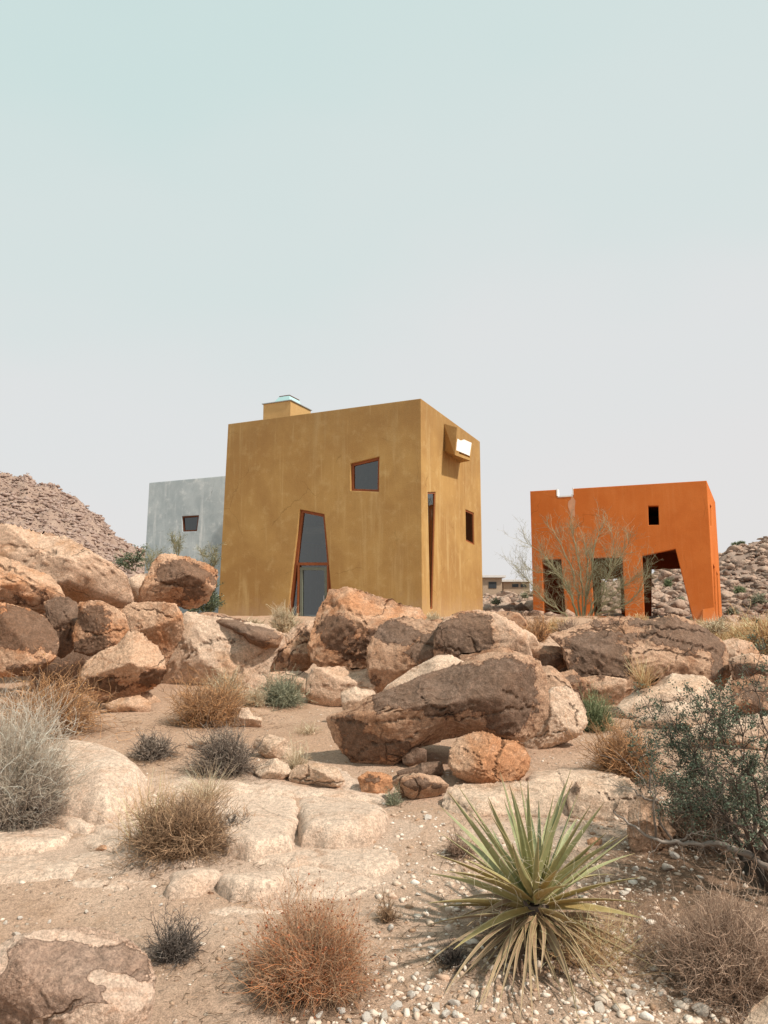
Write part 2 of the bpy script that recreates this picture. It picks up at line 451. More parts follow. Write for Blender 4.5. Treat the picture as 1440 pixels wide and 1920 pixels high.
ROCKS = []
def rock(label, poly, Y=None, D=.6, m='rock_tan', var=(), cracks=(), sub=5, p=3.1, cuts=3, seed=None, name='boulder', base_v=0.0, rough=1.0, group=None, planes=(), strata=0, embed=.35, tint=0):
    """poly: outline seen from the path; D: half depth as a share of the half width"""
    poly = np.array(poly, float)
    rs = np.random.RandomState(seed if seed is not None else int(poly.sum()) % 9973)
    x, y = poly[:, 0], poly[:, 1]; x2, y2 = np.roll(x, -1), np.roll(y, -1)
    cr = x * y2 - x2 * y; A = cr.sum() / 2
    c = np.array([((x + x2) * cr).sum(), ((y + y2) * cr).sum()]) / (6 * A)
    hw, hh = (x.max() - x.min()) / 2, (y.max() - y.min()) / 2
    if Y is None:
        Yg = ground_Y(c[0], y.max() - 4)
        dep = D * hw / F * Yg
        Y = Yg + dep * embed
    dep = D * hw / F * Y
    # radial profile of the outline
    K = 720; th = np.linspace(-math.pi, math.pi, K, endpoint=False); R = np.zeros(K)
    dx, dy = np.cos(th), -np.sin(th)
    for a, b2 in zip(poly, np.roll(poly, -1, 0)):
        e = b2 - a; w = a - c
        den = dx * e[1] - dy * e[0]
        with np.errstate(all='ignore'):
            t = (w[0] * e[1] - w[1] * e[0]) / den
            s_ = (w[0] * dy - w[1] * dx) / den
        ok = (s_ >= -1e-6) & (s_ <= 1 + 1e-6) & (t > 0) & np.isfinite(t)
        R = np.where(ok & (t > R), t, R)
    ker = np.hanning(9); ker /= ker.sum()
    R = np.convolve(np.concatenate([R[-20:], R, R[:20]]), ker, 'same')[20:-20]
    Rs = np.convolve(np.concatenate([R] * 3), np.hanning(241) / np.hanning(241).sum(), 'same')[K:2 * K]
    U, Fc = ico(sub)
    # scatter the sphere directions a little so that the facets are irregular
    q = U.copy()
    rxy = np.hypot(q[:, 0], q[:, 2]); s = (rxy ** p + np.abs(q[:, 1]) ** p) ** (1 / p)
    q = q / s[:, None]
    pl = list(planes)
    for k in range(cuts + 3):
        a_ = rs.uniform(-1, 1); v_ = rs.choice([-.55, .75, .2]) + rs.uniform(-.25, .25)
        pl.append(((a_ * .8, -rs.uniform(.55, 1.0), v_), rs.uniform(.6, .86)))
    for k in range(2):
        pl.append(((rs.uniform(-1, 1), rs.uniform(.4, 1), rs.uniform(-.5, 1)), rs.uniform(.7, .9)))
    for n_, o_ in pl:
        n_ = np.array(n_, float); n_ /= np.linalg.norm(n_)
        lim = (o_ - q[:, 0] * n_[0] - q[:, 2] * n_[2]) / n_[1]
        s = .012
        if n_[1] < 0:      # front facet
            x_ = lim - q[:, 1]; nb = q[:, 1] + np.where(x_ > .1, x_, s * np.log1p(np.exp(np.clip(x_ / s, -30, 30))))
            q[:, 1] = np.where(q[:, 1] < .25, np.minimum(nb, np.maximum(.1 + .15 * np.tanh(nb), q[:, 1])), q[:, 1])
        else:
            x_ = q[:, 1] - lim; nb = q[:, 1] - np.where(x_ > .1, x_, s * np.log1p(np.exp(np.clip(x_ / s, -30, 30))))
            q[:, 1] = np.where(q[:, 1] > .1, np.maximum(nb, .0), q[:, 1])
    rr = np.hypot(q[:, 0], q[:, 2]); ang = np.arctan2(q[:, 2], q[:, 0])
    idx = (ang + math.pi) / (2 * math.pi) * K
    i0 = np.floor(idx).astype(int) % K; fr = idx - np.floor(idx)
    R1 = R[i0] * (1 - fr) + R[(i0 + 1) % K] * fr
    R0 = Rs[i0] * (1 - fr) + Rs[(i0 + 1) % K] * fr
    w = sst(rr, .15, .95)
    rad = (R1 * w + R0 * (1 - w)) * rr
    ppx = c[0] + rad * np.cos(ang); ppy = c[1] - rad * np.sin(ang)
    P = pts(ppx, ppy, Y)
    dirc = ray(c[0], c[1]); dirc = dirc / np.linalg.norm(dirc)
    P = P + dirc[None] * (q[:, 1] * dep)[:, None]
    size = math.sqrt(hw * hh) / F * Y * 2
    C0 = pt(c[0], c[1], Y)
    nr = P - C0; ext = np.array([hw / F * Y, dep, hh / F * Y]); nr = nr / ext ** 2; nr /= np.linalg.norm(nr, axis=1)[:, None] + 1e-9
    off = rs.uniform(-50, 50, 3)
    lump = .025 * fbm(P / size * 1.7 + off, 3)
    rg = ridged(P / size * 3.1 + off * 2, 3)
    crease = -.017 * np.clip(rg - .68, 0, 1) / .28
    # chipped terraces
    t_ = fbm(P / size * 2.4 + off * 3, 4) * 3.2
    terr = .022 * ((t_ - np.floor(t_)) ** 7 - .3)
    med = .0075 * fbm(P / size * 8 + off, 3)
    fine = .0045 * fbm(P / size * 26 + off, 2) if sub >= 5 else 0
    disp = (lump + crease + terr + med + fine) * size * rough
    if strata:
        zz = (P[:, 2] + .25 * P[:, 0]) / size * strata + .5 * fbm(P / size * 2 + off, 2)
        disp = disp + size * .012 * (np.abs((zz % 1) - .5) ** .5 - .5)
    front = sst(-q[:, 1], -.35, .15)
    ck = np.zeros(len(P))
    for line in cracks:
        wpx = 1.3
        if not isinstance(line[0], (tuple, list)): wpx, line = line[0] * .62, line[1]
        qj = np.stack([ppx * .06, ppy * .06, ppx * 0], -1); jx = 5 * fbm(qj, 3, .6); jy = 5 * fbm(qj + 9, 3, .6); wpx = wpx * np.clip(.75 + 1.1 * pn(qj * .8 + 40), .15, 2)
        dm = np.full(len(P), 1e9)
        for a, b2 in zip(line[:-1], line[1:]):
            a = np.array(a, float); b2 = np.array(b2, float); e = b2 - a; L2 = (e ** 2).sum()
            t = np.clip(((ppx + jx - a[0]) * e[0] + (ppy + jy - a[1]) * e[1]) / L2, 0, 1)
            dm = np.minimum(dm, np.hypot(ppx + jx - a[0] - t * e[0], ppy + jy - a[1] - t * e[1]))
        ck = np.maximum(ck, np.exp(-(dm / wpx) ** 2) * front)
    P = P + nr * disp[:, None] - nr * (ck * np.minimum(size * .02, .018))[:, None]
    va = np.full(len(P), float(base_v))
    for v_ in var:
        vx, vy, rx, ry, val = v_
        d = np.sqrt(((ppx - vx) / rx) ** 2 + ((ppy - vy) / ry) ** 2); val = val * 1.35 if val > 0 else val * 1.1
        va = va + val * (1 - sst(d, .35, 1.35)) * front
    va = np.clip(va, -1, 1)
    base = np.array([C0[0], C0[1], P[:, 2].min()])
    o = mk(name, P, Fc, M[m], base, None, {'varnish': va, 'crack': ck * .75}, True)
    tag(o, label, 'boulder' if name == 'boulder' else name.replace('_', ' '), group)
    ROCKS.append(o)
    return o

# ---- strands -------------------------------------------------------
def grow(P0, D0, L, S=5, wander=.25, grav=0.0, rs=RNG):
    n = len(P0); P = np.zeros((n, S + 1, 3)); P[:, 0] = P0
    D = D0 / np.linalg.norm(D0, axis=1)[:, None]
    for k in range(S):
        D = D + rs.normal(size=(n, 3)) * wander / math.sqrt(S); D[:, 2] += grav / S
        D /= np.linalg.norm(D, axis=1)[:, None]
        P[:, k + 1] = P[:, k] + D * (L / S)[:, None]
    return P

def ribbons(P, w0, w1, rs=RNG, tint=None, a0=0., a1=1.):
    """three-sided prisms around the strands"""
    n, S1, _ = P.shape
    T = np.gradient(P, axis=1); T /= np.linalg.norm(T, axis=2)[..., None] + 1e-9
    r = rs.normal(size=(n, 1, 3)); A = np.cross(T, r); A /= np.linalg.norm(A, axis=2)[..., None] + 1e-9
    B = np.cross(T, A)
    w0 = np.broadcast_to(w0, (n,)); t = np.linspace(0, 1, S1)
    w = (w0[:, None] * (1 - t) + w1 * t)[..., None] * .5
    rings = [P + w * (math.cos(a) * A + math.sin(a) * B) for a in (0, 2.094, 4.189)]
    V = np.stack(rings, 2).reshape(-1, 3)
    i = (np.arange(n)[:, None] * S1 + np.arange(S1 - 1)[None]).ravel() * 3
    Fq = []
    for k in range(3):
        k2 = (k + 1) % 3
        Fq.append(np.stack([i + k, i + k2, i + 3 + k2, i + 3 + k], -1))
    Fq = np.concatenate(Fq)
    if tint is None: tint = rs.rand(n)
    al = np.broadcast_to(a0 + (a1 - a0) * t, (n, S1))
    return V, Fq, np.repeat(tint, S1 * 3), np.repeat(al.ravel(), 3)

def join(parts):
    V, Fq, T, A = [], [], [], []; o = 0
    for v, f, t, a in parts:
        V.append(v); Fq.append(f + o); T.append(t); A.append(a); o += len(v)
    ks = {}
    for f in Fq: ks.setdefault(f.shape[1], []).append(f)
    return np.concatenate(V), [np.concatenate(x) for x in ks.values()], np.concatenate(T), np.concatenate(A)

def mkj(name, parts, material, origin, parent=None):
    V, Fq, T, A = join(parts)
    return mk(name, V, Fq, material, origin, parent, {'tint': T, 'along': A})

def leaves(P, D, ln, wd, rs=RNG):
    n = len(P); D = D / (np.linalg.norm(D, axis=1)[:, None] + 1e-9)
    A = np.cross(D, rs.normal(size=(n, 3))); A /= np.linalg.norm(A, axis=1)[:, None] + 1e-9
    ln = np.broadcast_to(ln, (n,))[:, None]; wd = np.broadcast_to(wd, (n,))[:, None]
    V = np.stack([P, P + D * ln * .5 + A * wd * .5, P + D * ln, P + D * ln * .5 - A * wd * .5], 1).reshape(-1, 3)
    f = np.arange(n * 4).reshape(-1, 4)
    return V, f, np.repeat(rs.rand(n), 4), np.tile([0, .5, 1, .5], n)

def specks(P, r, rs=RNG):
    n = len(P); V0 = np.array([[1, 0, 0], [-1, 0, 0], [0, 1, 0], [0, -1, 0], [0, 0, 1], [0, 0, -1]], float)
    F0 = np.array([[0, 2, 4], [2, 1, 4], [1, 3, 4], [3, 0, 4], [2, 0, 5], [1, 2, 5], [3, 1, 5], [0, 3, 5]])
    sc = r * rs.uniform(.5, 1.3, (n, 1, 1))
    V = (P[:, None] + V0[None] * sc).reshape(-1, 3)
    f = (F0[None] + (np.arange(n) * 6)[:, None, None]).reshape(-1, 3)
    return V, f, np.repeat(rs.rand(n), 6), np.ones(n * 6)

def dome_dirs(n, rs, up=.3, lo=.02):
    a = rs.uniform(0, 2 * math.pi, n); z = lo + (1 - lo) * rs.rand(n) ** (1 - up)
    z = np.clip(z, -.3, 1); r = np.sqrt(1 - z * z)
    return np.stack([r * np.cos(a), r * np.sin(a), z], -1)

def dome_parts(c, rx, rz, n, twigs, w, wander, grav, rs, up=.3, lo=.02, ry=None, asym=0, base=.12, stray=.04):
    ry = ry or rx
    D = dome_dirs(n, rs, up, lo)
    ell = 1 / np.sqrt((D[:, 0] / rx) ** 2 + (D[:, 1] / ry) ** 2 + (D[:, 2] / rz) ** 2)
    ofs = rs.uniform(0, 99, 3)
    nz = np.clip(1 + .42 * pn(D * 1.5 + ofs) + .28 * pn(D * 4.5 + ofs), .35, 1.22)
    L = ell * nz * rs.uniform(.40, .82, n) * np.where(rs.rand(n) < stray, 1.25, 1)
    gap = pn(D * 2.6 + ofs * 2) > .30; L = np.where(gap & (stray > 0), L * .45, L)
    P0 = c + rs.normal(size=(n, 3)) * np.array([rx, ry, 0]) * base
    P0[:, 2] = np.minimum(P0[:, 2], c[2]) - .01
    Dd = D + np.array([asym, 0, 0]); 
    A = grow(P0, Dd, L, 5, wander, grav, rs)
    w = w * 1.25; parts = [ribbons(A, w * 1.3, w * .6, rs, a0=0, a1=.6)]
    # twigs
    m = n * twigs
    i = rs.randint(0, n, m); k = rs.randint(1, 6, m)
    p = A[i, k]; d = A[i, k] - A[i, k - 1]; d /= np.linalg.norm(d, axis=1)[:, None] + 1e-9
    d = d + rs.normal(size=(m, 3)) * .5
    B = grow(p, d, L[i] * rs.uniform(.15, .5, m), 5, wander * 1.7, grav * .6, rs)
    parts.append(ribbons(B, w * .6, w * .3, rs, a0=.45, a1=1))
    return parts, B, A

BUSHES = []   # (x, y, r) for litter
def bush(name, label, px, py, wpx, hpx, material, n=350, twigs=6, w=.004, wander=.5, grav=.1, up=.3, Y=None, group=None, cat=None, seeds=None, asym=0, seed=None, lo=.02, extra=None, base=.12, litter=1):
    rs = np.random.RandomState(seed if seed is not None else int(px * 7 + py * 3) % 9999)
    if Y is None: c = gpt(px, py); 
    else:
        c = pt(px, py, Y)
    Yc = c[1]
    rx = wpx / 2 / F * Yc; rz = hpx / F * Yc
    c = c + np.array([0, rx * .25, 0]); asym = asym + rs.uniform(-.22, .22)
    if Y is None: c[2] = gh(c[0], c[1])
    parts, tips, _ = dome_parts(c, rx, rz, n, twigs, w, wander, grav, rs, up, lo, None, asym, base, 0 if name == 'frosted_bush' else .04)
    if litter: BUSHES.append((c[0], c[1], rx, litter))
    if seeds or extra:
        e = empty(name, c)
        mkj('stems', parts, material, c, e)
        if seeds:
            sm, cnt, r = seeds
            i = rs.choice(len(tips), min(cnt, len(tips)), replace=False)
            mkj('seed_heads', [specks(tips[i, -1], r, rs)], sm, c, e)
        if extra:
            for nm, em, ep in extra(c, rx, rz, rs): mkj(nm, ep, em, c, e)
        o = e
    else:
        o = mkj(name, parts, material, c)
    tag(o, label, cat or name.replace('_', ' '), group)
    return o

def tuft(name, label, px, py, hpx, material, n=90, spread=.5, w=.003, grav=-.5, Y=None, group=None, cat='grass tuft', seed=None, rpx=8):
    rs = np.random.RandomState(seed if seed is not None else int(px * 5 + py * 11) % 9999)
    c = gpt(px, py) if Y is None else pt(px, py, Y)
    h = hpx / F * c[1]; r = rpx / F * c[1]
    P0 = c + rs.normal(size=(n, 3)) * np.array([r, r, 0]); P0[:, 2] -= .01
    D = np.stack([rs.normal(size=n) * spread, rs.normal(size=n) * spread, np.ones(n)], -1)
    A = grow(P0, D, h * rs.uniform(.5, 1.15, n), 6, .18, grav, rs)
    o = mkj(name, [ribbons(A, w, w * .3, rs)], material, c)
    return tag(o, label, cat, group)

def tube(pts_, rad, sides=6, jit=0, rs=RNG):
    P = np.array(pts_, float); n = len(P); rad = np.broadcast_to(rad, (n,)) if np.ndim(rad) == 0 else np.interp(np.linspace(0, 1, n), np.linspace(0, 1, len(rad)), rad)
    T = np.gradient(P, axis=0); T /= np.linalg.norm(T, axis=1)[:, None] + 1e-9
    A = np.cross(T, np.array([.3, .9, .2])); A /= np.linalg.norm(A, axis=1)[:, None] + 1e-9; B = np.cross(T, A)
    an = np.arange(sides) * 2 * math.pi / sides
    V = (P[:, None] + rad[:, None, None] * (np.cos(an)[None, :, None] * A[:, None] + np.sin(an)[None, :, None] * B[:, None]))
    if jit: V = V + rs.normal(size=V.shape) * jit * rad[:, None, None]
    V = V.reshape(-1, 3)
    i = np.arange(n - 1)[:, None] * sides; k = np.arange(sides)[None]; k2 = (k + 1) % sides
    f = np.stack([i + k, i + k2, i + sides + k2, i + sides + k], -1).reshape(-1, 4)
    return V, f, np.full(len(V), rs.rand() * .6), np.repeat(np.linspace(0, 1, n), sides)

def resample(P, m, wob=0, rs=RNG):
    P = np.array(P, float); s = np.concatenate([[0], np.cumsum(np.linalg.norm(np.diff(P, axis=0), axis=1))])
    t = np.linspace(0, s[-1], m)
    Q = np.stack([np.interp(t, s, P[:, k]) for k in range(3)], -1)
    # smooth
    for _ in range(2): Q[1:-1] = (Q[:-2] + 2 * Q[1:-1] + Q[2:]) / 4
    if wob:
        q = np.stack([t * 9 / s[-1]] * 3, -1) + rs.uniform(0, 99, 3)
        Q = Q + wob * np.stack([pn(q), pn(q + 5.5), pn(q + 11.5)], -1) * np.sin(np.linspace(0, math.pi, m))[:, None] ** .3
    return Q

# ================================================================== WORLD, SUN, CAMERA
w = bpy.data.worlds.new('World'); SC.world = w; w.use_nodes = True
nt = w.node_tree; nt.nodes.clear(); n = N(nt)
SUN_EL, SUN_AZ = math.radians(50), math.radians(123)     # azimuth clockwise from the viewing direction
sky = n.new('ShaderNodeTexSky', sky_type='NISHITA'); sky.sun_disc = False
sky.sun_elevation = SUN_EL; sky.sun_rotation = SUN_AZ; sky.dust_density = 4; sky.air_density = 1.2
tc = n.new('ShaderNodeTexCoord').outputs['Generated']
sep = n.new('ShaderNodeSeparateXYZ'); n.put(sep.inputs[0], tc)
zz = n.math('ADD', n.math('MULTIPLY_ADD', sep.outputs[0], -.16, sep.outputs[2]), n.math('MULTIPLY_ADD', n.noise(n.mapping(tc, (1, 1, 2)), 1.6, 3, .55), .34, -.17))
r = n.new('ShaderNodeValToRGB'); n.put(r.inputs[0], zz)
r.color_ramp.interpolation = 'EASE'
e = r.color_ramp.elements
e[0].position = 0; e[0].color = (.725, .712, .708, 1); e[1].position = 1; e[1].color = (.47, .63, .64, 1)
for p_, c_ in ((.14, (.72, .712, .71)), (.32, (.70, .715, .715)), (.50, (.635, .71, .70)), (.70, (.575, .70, .685))):
    k = e.new(p_); k.color = (*c_, 1)
haze = r.outputs[0]
bg = n.new('ShaderNodeBackground'); bg2 = n.new('ShaderNodeBackground')
n.put(bg.inputs[0], sky.outputs[0]); bg.inputs[1].default_value = .05
n.put(bg2.inputs[0], haze); bg2.inputs[1].default_value = 1.16
ad = n.new('ShaderNodeMixShader'); ad.inputs[0].default_value = .9
nt.links.new(bg.outputs[0], ad.inputs[1]); nt.links.new(bg2.outputs[0], ad.inputs[2])
wo = n.new('ShaderNodeOutputWorld'); nt.links.new(ad.outputs[0], wo.inputs[0])

sd = bpy.data.lights.new('sun', 'SUN'); sd.energy = 4.8; sd.angle = math.radians(2.2); sd.color = (1, .92, .82)
so = bpy.data.objects.new('sun', sd); COL.objects.link(so)
sdir = Vector((math.sin(SUN_AZ) * math.cos(SUN_EL), math.cos(SUN_AZ) * math.cos(SUN_EL), math.sin(SUN_EL)))
so.rotation_euler = sdir.to_track_quat('Z', 'Y').to_euler(); so.location = (20, -10, 40)

cd = bpy.data.cameras.new('camera'); cam = bpy.data.objects.new('camera', cd); COL.objects.link(cam)
cam.location = (0, 0, CAMZ); cam.rotation_euler = (math.radians(90) + TILT, 0, 0)
cd.sensor_fit = 'VERTICAL'; cd.sensor_height = 36; cd.lens = 36 * F / 1920; cd.clip_end = 5000; cd.clip_start = .05
SC.camera = cam
SC.view_settings.view_transform = 'Standard'; SC.view_settings.look = 'None'; SC.view_settings.exposure = 0
SC.cycles.max_bounces = 6; SC.cycles.transparent_max_bounces = 8

# ================================================================== BUILDINGS
def wall(b, C0, C1, outline, holes, t, inward):
    """outline: (u, z, side) with u in metres from C0 towards C1, side -1/0/1 = belongs to left end, none, right end"""
    C0 = np.array(C0[:2], float); C1 = np.array(C1[:2], float); W = np.linalg.norm(C1 - C0); U = (C1 - C0) / W
    def o3(u, z): return (C0[0] + U[0] * u, C0[1] + U[1] * u, z)
    def i3(u, z, s=0):
        u2 = u - s * t
        return (C0[0] + U[0] * u2 + inward[0] * t, C0[1] + U[1] * u2 + inward[1] * t, z)
    loops = [[(u, z) for u, z, s in outline]] + [list(h) for h in holes]
    flat = [p_ for l in loops for p_ in l]
    tri = tessellate_polygon([[Vector((u, z, 0)) for u, z in l] for l in loops])
    sides = [s for *_, s in outline] + [0] * sum(len(h) for h in holes)
    for tr in tri:
        b.quad(*[o3(*flat[k]) for k in tr]); b.quad(*[i3(*flat[k], sides[k]) for k in reversed(tr)])
    k0 = 0
    for li, l in enumerate(loops):
        for a in range(len(l)):
            c = (a + 1) % len(l); sa, sc_ = sides[k0 + a], sides[k0 + c]
            if li == 0 and sa == sc_ and sa != 0: continue
            b.quad(o3(*l[a]), o3(*l[c]), i3(*l[c], sc_), i3(*l[a], sa))
        k0 += len(l)

class Plane:
    """vertical plane through two ground points: pixel -> (u, z)"""
    def __init__(s, C0, C1):
        s.C0 = np.array(C0[:2], float); s.C1 = np.array(C1[:2], float); s.W = np.linalg.norm(s.C1 - s.C0); s.U = (s.C1 - s.C0) / s.W
        s.n = np.array([s.U[1], -s.U[0]])
        if s.n @ s.C0 > 0: s.n = -s.n          # towards the camera
    def uz(s, px, py, off=0):
        d = ray(px, py); t = (s.n @ (s.C0 + s.n * off)) / (s.n @ d[:2]); P = np.array([0, 0, CAMZ]) + d * t
        return float((P[:2] - s.C0) @ s.U), float(P[2])
    def w(s, u, z, off=0):
        q = s.C0 + s.U * u + s.n * off; return np.array([q[0], q[1], z])

def framed(root, pl, quad, t, fw, depth, wood, label=None, name='window', mull=None, recess=.08):
    """frame + glass for an opening; quad in (u, z) clockwise or not; the frame follows the opening"""
    q = np.array(quad); c = q.mean(0)
    inner = []
    m = len(q)
    for i in range(m):
        a, b2, c2 = q[i - 1], q[i], q[(i + 1) % m]
        def inn(p0, p1):
            e = (p1 - p0) / np.linalg.norm(p1 - p0); nn = np.array([-e[1], e[0]])
            if nn @ (c - p0) < 0: nn = -nn
            return p0 + nn * fw, e
        p0, e0 = inn(a, b2); p1, e1 = inn(b2, c2)
        A = np.array([e0, -e1]).T
        s_ = np.linalg.solve(A, p1 - p0); inner.append(p0 + e0 * s_[0])
    inner = np.array(inner)
    b = PB(); o1, o2 = -recess, -recess - depth
    qq = c + (q - c) * .998
    for i in range(m):
        j = (i + 1) % m
        b.quad(pl.w(*qq[i], o1), pl.w(*qq[j], o1), pl.w(*inner[j], o1), pl.w(*inner[i], o1))
        b.quad(pl.w(*inner[i], o1), pl.w(*inner[j], o1), pl.w(*inner[j], o2), pl.w(*inner[i], o2))
        b.quad(pl.w(*qq[i], o2), pl.w(*inner[i], o2), pl.w(*inner[j], o2), pl.w(*qq[j], o2))
        b.quad(pl.w(*qq[i], o1), pl.w(*qq[i], o2), pl.w(*qq[j], o2), pl.w(*qq[j], o1))
    org = pl.w(*c, 0) - root['_o'] if False else None
    f = b.build(name, wood, tuple(root.location), root)
    g = PB(); gq = c + (inner - c) * 1.01
    g.quad(*[pl.w(*p_, -recess - depth * .5) for p_ in gq])
    gl = g.build('pane', M['glass'], tuple(root.location), f)
    gl.location = (0, 0, 0)
    if label: f['label'] = label
    return f, inner

# ---------------------------------------------------------------- ochre house
zt = pt(789, 747, 22)[2]
A_ = pt(789, 747, 22); L_ = on_z(428, 795, zt); R_ = on_z(900, 828, zt); B_ = L_ + R_ - A_
zb = 1.0
house = empty('ochre_house', (A_[0], A_[1], 1.4))
tag(house, 'tall ochre yellow stucco cube house with a tapering glazed doorway and rooftop vent', 'house')
HO = tuple(house.location)
PL = Plane(A_, L_); PR = Plane(A_, R_); PBk = Plane(R_, B_); PLb = Plane(L_, B_)
ctr = (A_ + B_)[:2] / 2
def inw(pl):
    return -pl.n if pl.n @ (ctr - pl.C0) < 0 else pl.n
T = .34
win1 = [PL.uz(*q) for q in ((657, 869), (711, 856), (710, 922), (657, 920))]
door = [PL.uz(*q) for q in ((562, 955), (608, 964), (626, 1165), (537, 1165))]
slot = [PR.uz(*q) for q in ((802, 923), (817.5, 922.5), (811.5, 1142), (807, 1142))]
win2 = [PR.uz(*q) for q in ((873, 955), (889, 962), (890, 1022), (874, 1014))]
b = PB()
bl = PL.uz(409, 1150)
sl = (bl[0] - PL.W) / (zt - bl[1]); ext = sl * (zt - zb)
iL = -PL.n; iR = -PR.n
wall(b, A_, L_, [(0, zb, -1), (PL.W + ext, zb, 1), (PL.W, zt, 1), (0, zt, -1)], [win1, door], T, iL)
wall(b, A_, R_, [(0, zb, -1), (PR.W, zb, 1), (PR.W, zt, 1), (0, zt, -1)], [slot, win2], T, iR)
def n_in(C0, C1, c):
    d = (np.array(C1[:2]) - np.array(C0[:2])); d /= np.linalg.norm(d); q = np.array([d[1], -d[0]])
    return q if q @ (c - np.array(C0[:2])) > 0 else -q
wl = np.linalg.norm((B_ - L_)[:2])
L2 = L_ + np.array([*(PL.U * ext * .0), 0])
wall(b, L_, B_, [(0, zb, -1), (wl, zb, 1), (wl, zt, 1), (0, zt, -1)], [], T, n_in(L_, B_, ctr))
wb = np.linalg.norm((B_ - R_)[:2])
bw = [(1.2, 5.0), (2.4, 5.0), (2.4, 6.4), (1.2, 6.2)]
wall(b, R_, B_, [(0, zb, -1), (wb, zb, 1), (wb, zt, 1), (0, zt, -1)], [bw], T, n_in(R_, B_, ctr))
b.build('wall', M['ochre'], HO, house, bevel=.02)
b = PB(); k = .2
def lerp2(u, v): return A_ + (L_ - A_) * u + (R_ - A_) * v
b.box([*lerp2(.04, .04)[:2], zt - .35], [*((L_ - A_) * .92)[:2], 0], [*((R_ - A_) * .92)[:2], 0], [0, 0, .12])
b.build('roof', M['roof'], HO, house)
b = PB()
b.box([*lerp2(.05, .05)[:2], 1.45], [*((L_ - A_) * .9)[:2], 0], [*((R_ - A_) * .9)[:2], 0], [0, 0, .1])
b.box([*lerp2(.05, .35)[:2], 4.4], [*((L_ - A_) * .9)[:2], 0], [*((R_ - A_) * .6)[:2], 0], [0, 0, .25])
b.build('floor', M['plaster'], HO, house)
# stair seen through the doorway
b = PB()
for i in range(12):
    q0 = lerp2(.2 + .045 * i, .55)
    b.box([*q0[:2], 1.55 + .23 * i], [*((L_ - A_) * .045)[:2], 0], [*((R_ - A_) * .14)[:2], 0], [0, 0, .23])
b.build('stair', M['plaster'], HO, house)
framed(house, PL, win1, T, .075, .1, M['wood'], 'square window with sloping head and redwood frame')
dr, din = framed(house, PL, door, T, .09, .12, M['wood'], 'tall tapering doorway in a redwood frame', 'doorway')
# transom, posts and door leaf
b = PB()
def bar(b, pl, p0, p1, wd, o0, o1):
    p0 = np.array(p0); p1 = np.array(p1); e = (p1 - p0) / np.linalg.norm(p1 - p0); nn = np.array([-e[1], e[0]]) * wd / 2
    C = [p0 + nn, p1 + nn, p1 - nn, p0 - nn]
    fr_ = [pl.w(*c, o0) for c in C]; bk = [pl.w(*c, o1) for c in C]
    b.quad(*fr_); b.quad(*bk[::-1])
    for i in range(4): b.quad(fr_[i], bk[i], bk[(i + 1) % 4], fr_[(i + 1) % 4])
bar(b, PL, PL.uz(552, 1057), PL.uz(617, 1057), .09, -.065, -.22)
bar(b, PL, PL.uz(557.5, 1058), PL.uz(555.5, 1168), .06, -.06, -.215)
bar(b, PL, PL.uz(612.5, 1058), PL.uz(614, 1168), .06, -.06, -.215)
for o in [b.build('door_frame', M['wood'], HO, dr)]: o.location = (0, 0, 0)
b = PB()
bar(b, PL, PL.uz(559, 1066), PL.uz(611, 1066), .09, -.09, -.16)
bar(b, PL, PL.uz(562, 1068), PL.uz(561, 1168), .09, -.092, -.162)
bar(b, PL, PL.uz(608, 1068), PL.uz(609, 1168), .09, -.092, -.162)
o = b.build('door', M['sage'], HO, dr); o['label'] = 'sage grey glazed door leaf'
b = PB(); hq = PL.uz(606, 1122)
bar(b, PL, (hq[0], hq[1] + .09), (hq[0], hq[1] - .09), .03, -.04, -.09)
b.build('handle', M['metal'], HO, dr)
framed(house, PR, slot, T, .05, .05, M['wood'], 'very tall narrow slot window tapering to its foot', recess=.03)
framed(house, PR, win2, T, .06, .05, M['wood'], 'small narrow window with redwood frame', recess=.03)
# projecting skylight scoop on the right wall
b = PB(); OFF = .5
def scoop_uz(px, py, off): return PR.uz(px, py, off)
wl_t = PR.uz(833, 794); wl_b = PR.uz(833, 845)
ot = PR.uz(857, 801, OFF); ob = PR.uz(854, 844, OFF); orr = PR.uz(886, 829, OFF); orb = PR.uz(882, 864, OFF); obb = PR.uz(853, 853, OFF)
th = .10
def plate(b, q, dvec):
    q = [np.array(x) for x in q]; r2 = [x + dvec for x in q]
    b.quad(*q); b.quad(*r2[::-1])
    for i in range(4): b.quad(q[i], r2[i], r2[(i + 1) % 4], q[(i + 1) % 4])
Ur = np.array([*PR.U, 0])
plate(b, [PR.w(wl_t[0], wl_t[1], -.02), PR.w(ot[0], ot[1], OFF), PR.w(obb[0], obb[1], OFF), PR.w(wl_b[0], wl_b[1], -.02)], Ur * th)
wr_b = (wl_b[0] + (orb[0] - obb[0]), wl_b[1])
plate(b, [PR.w(wl_b[0] + th, wl_b[1] + .002, -.02), PR.w(obb[0] + th, obb[1] + .002, OFF), PR.w(orb[0], orb[1], OFF), PR.w(wr_b[0], wr_b[1] - .1, -.02)], np.array([0, 0, th]))
wr_t = (wr_b[0] + .05, wl_t[1] - .25)
plate(b, [PR.w(wr_t[0], wr_t[1], -.02), PR.w(orr[0], orr[1], OFF), PR.w(orb[0] - .02, orb[1] + th, OFF), PR.w(wr_b[0] - .02, wr_b[1] + .02, -.02)], Ur * .06)
sc_o = b.build('window_hood', M['ochre'], HO, house, bevel=.008); sc_o['label'] = 'projecting slanted hood high on the right wall'
b = PB()
q_ = [(858, 822.5), (864, 826), (870, 824), (886, 831), (881.5, 855), (854, 843.5)]
b.quad(*[PR.w(*PR.uz(*k, OFF - .03), OFF - .03) for k in q_])
b.build('hood_reflection', M['white'], HO, sc_o).location = (0, 0, 0)  # white panel painting in the bright reflection on the hood's glass
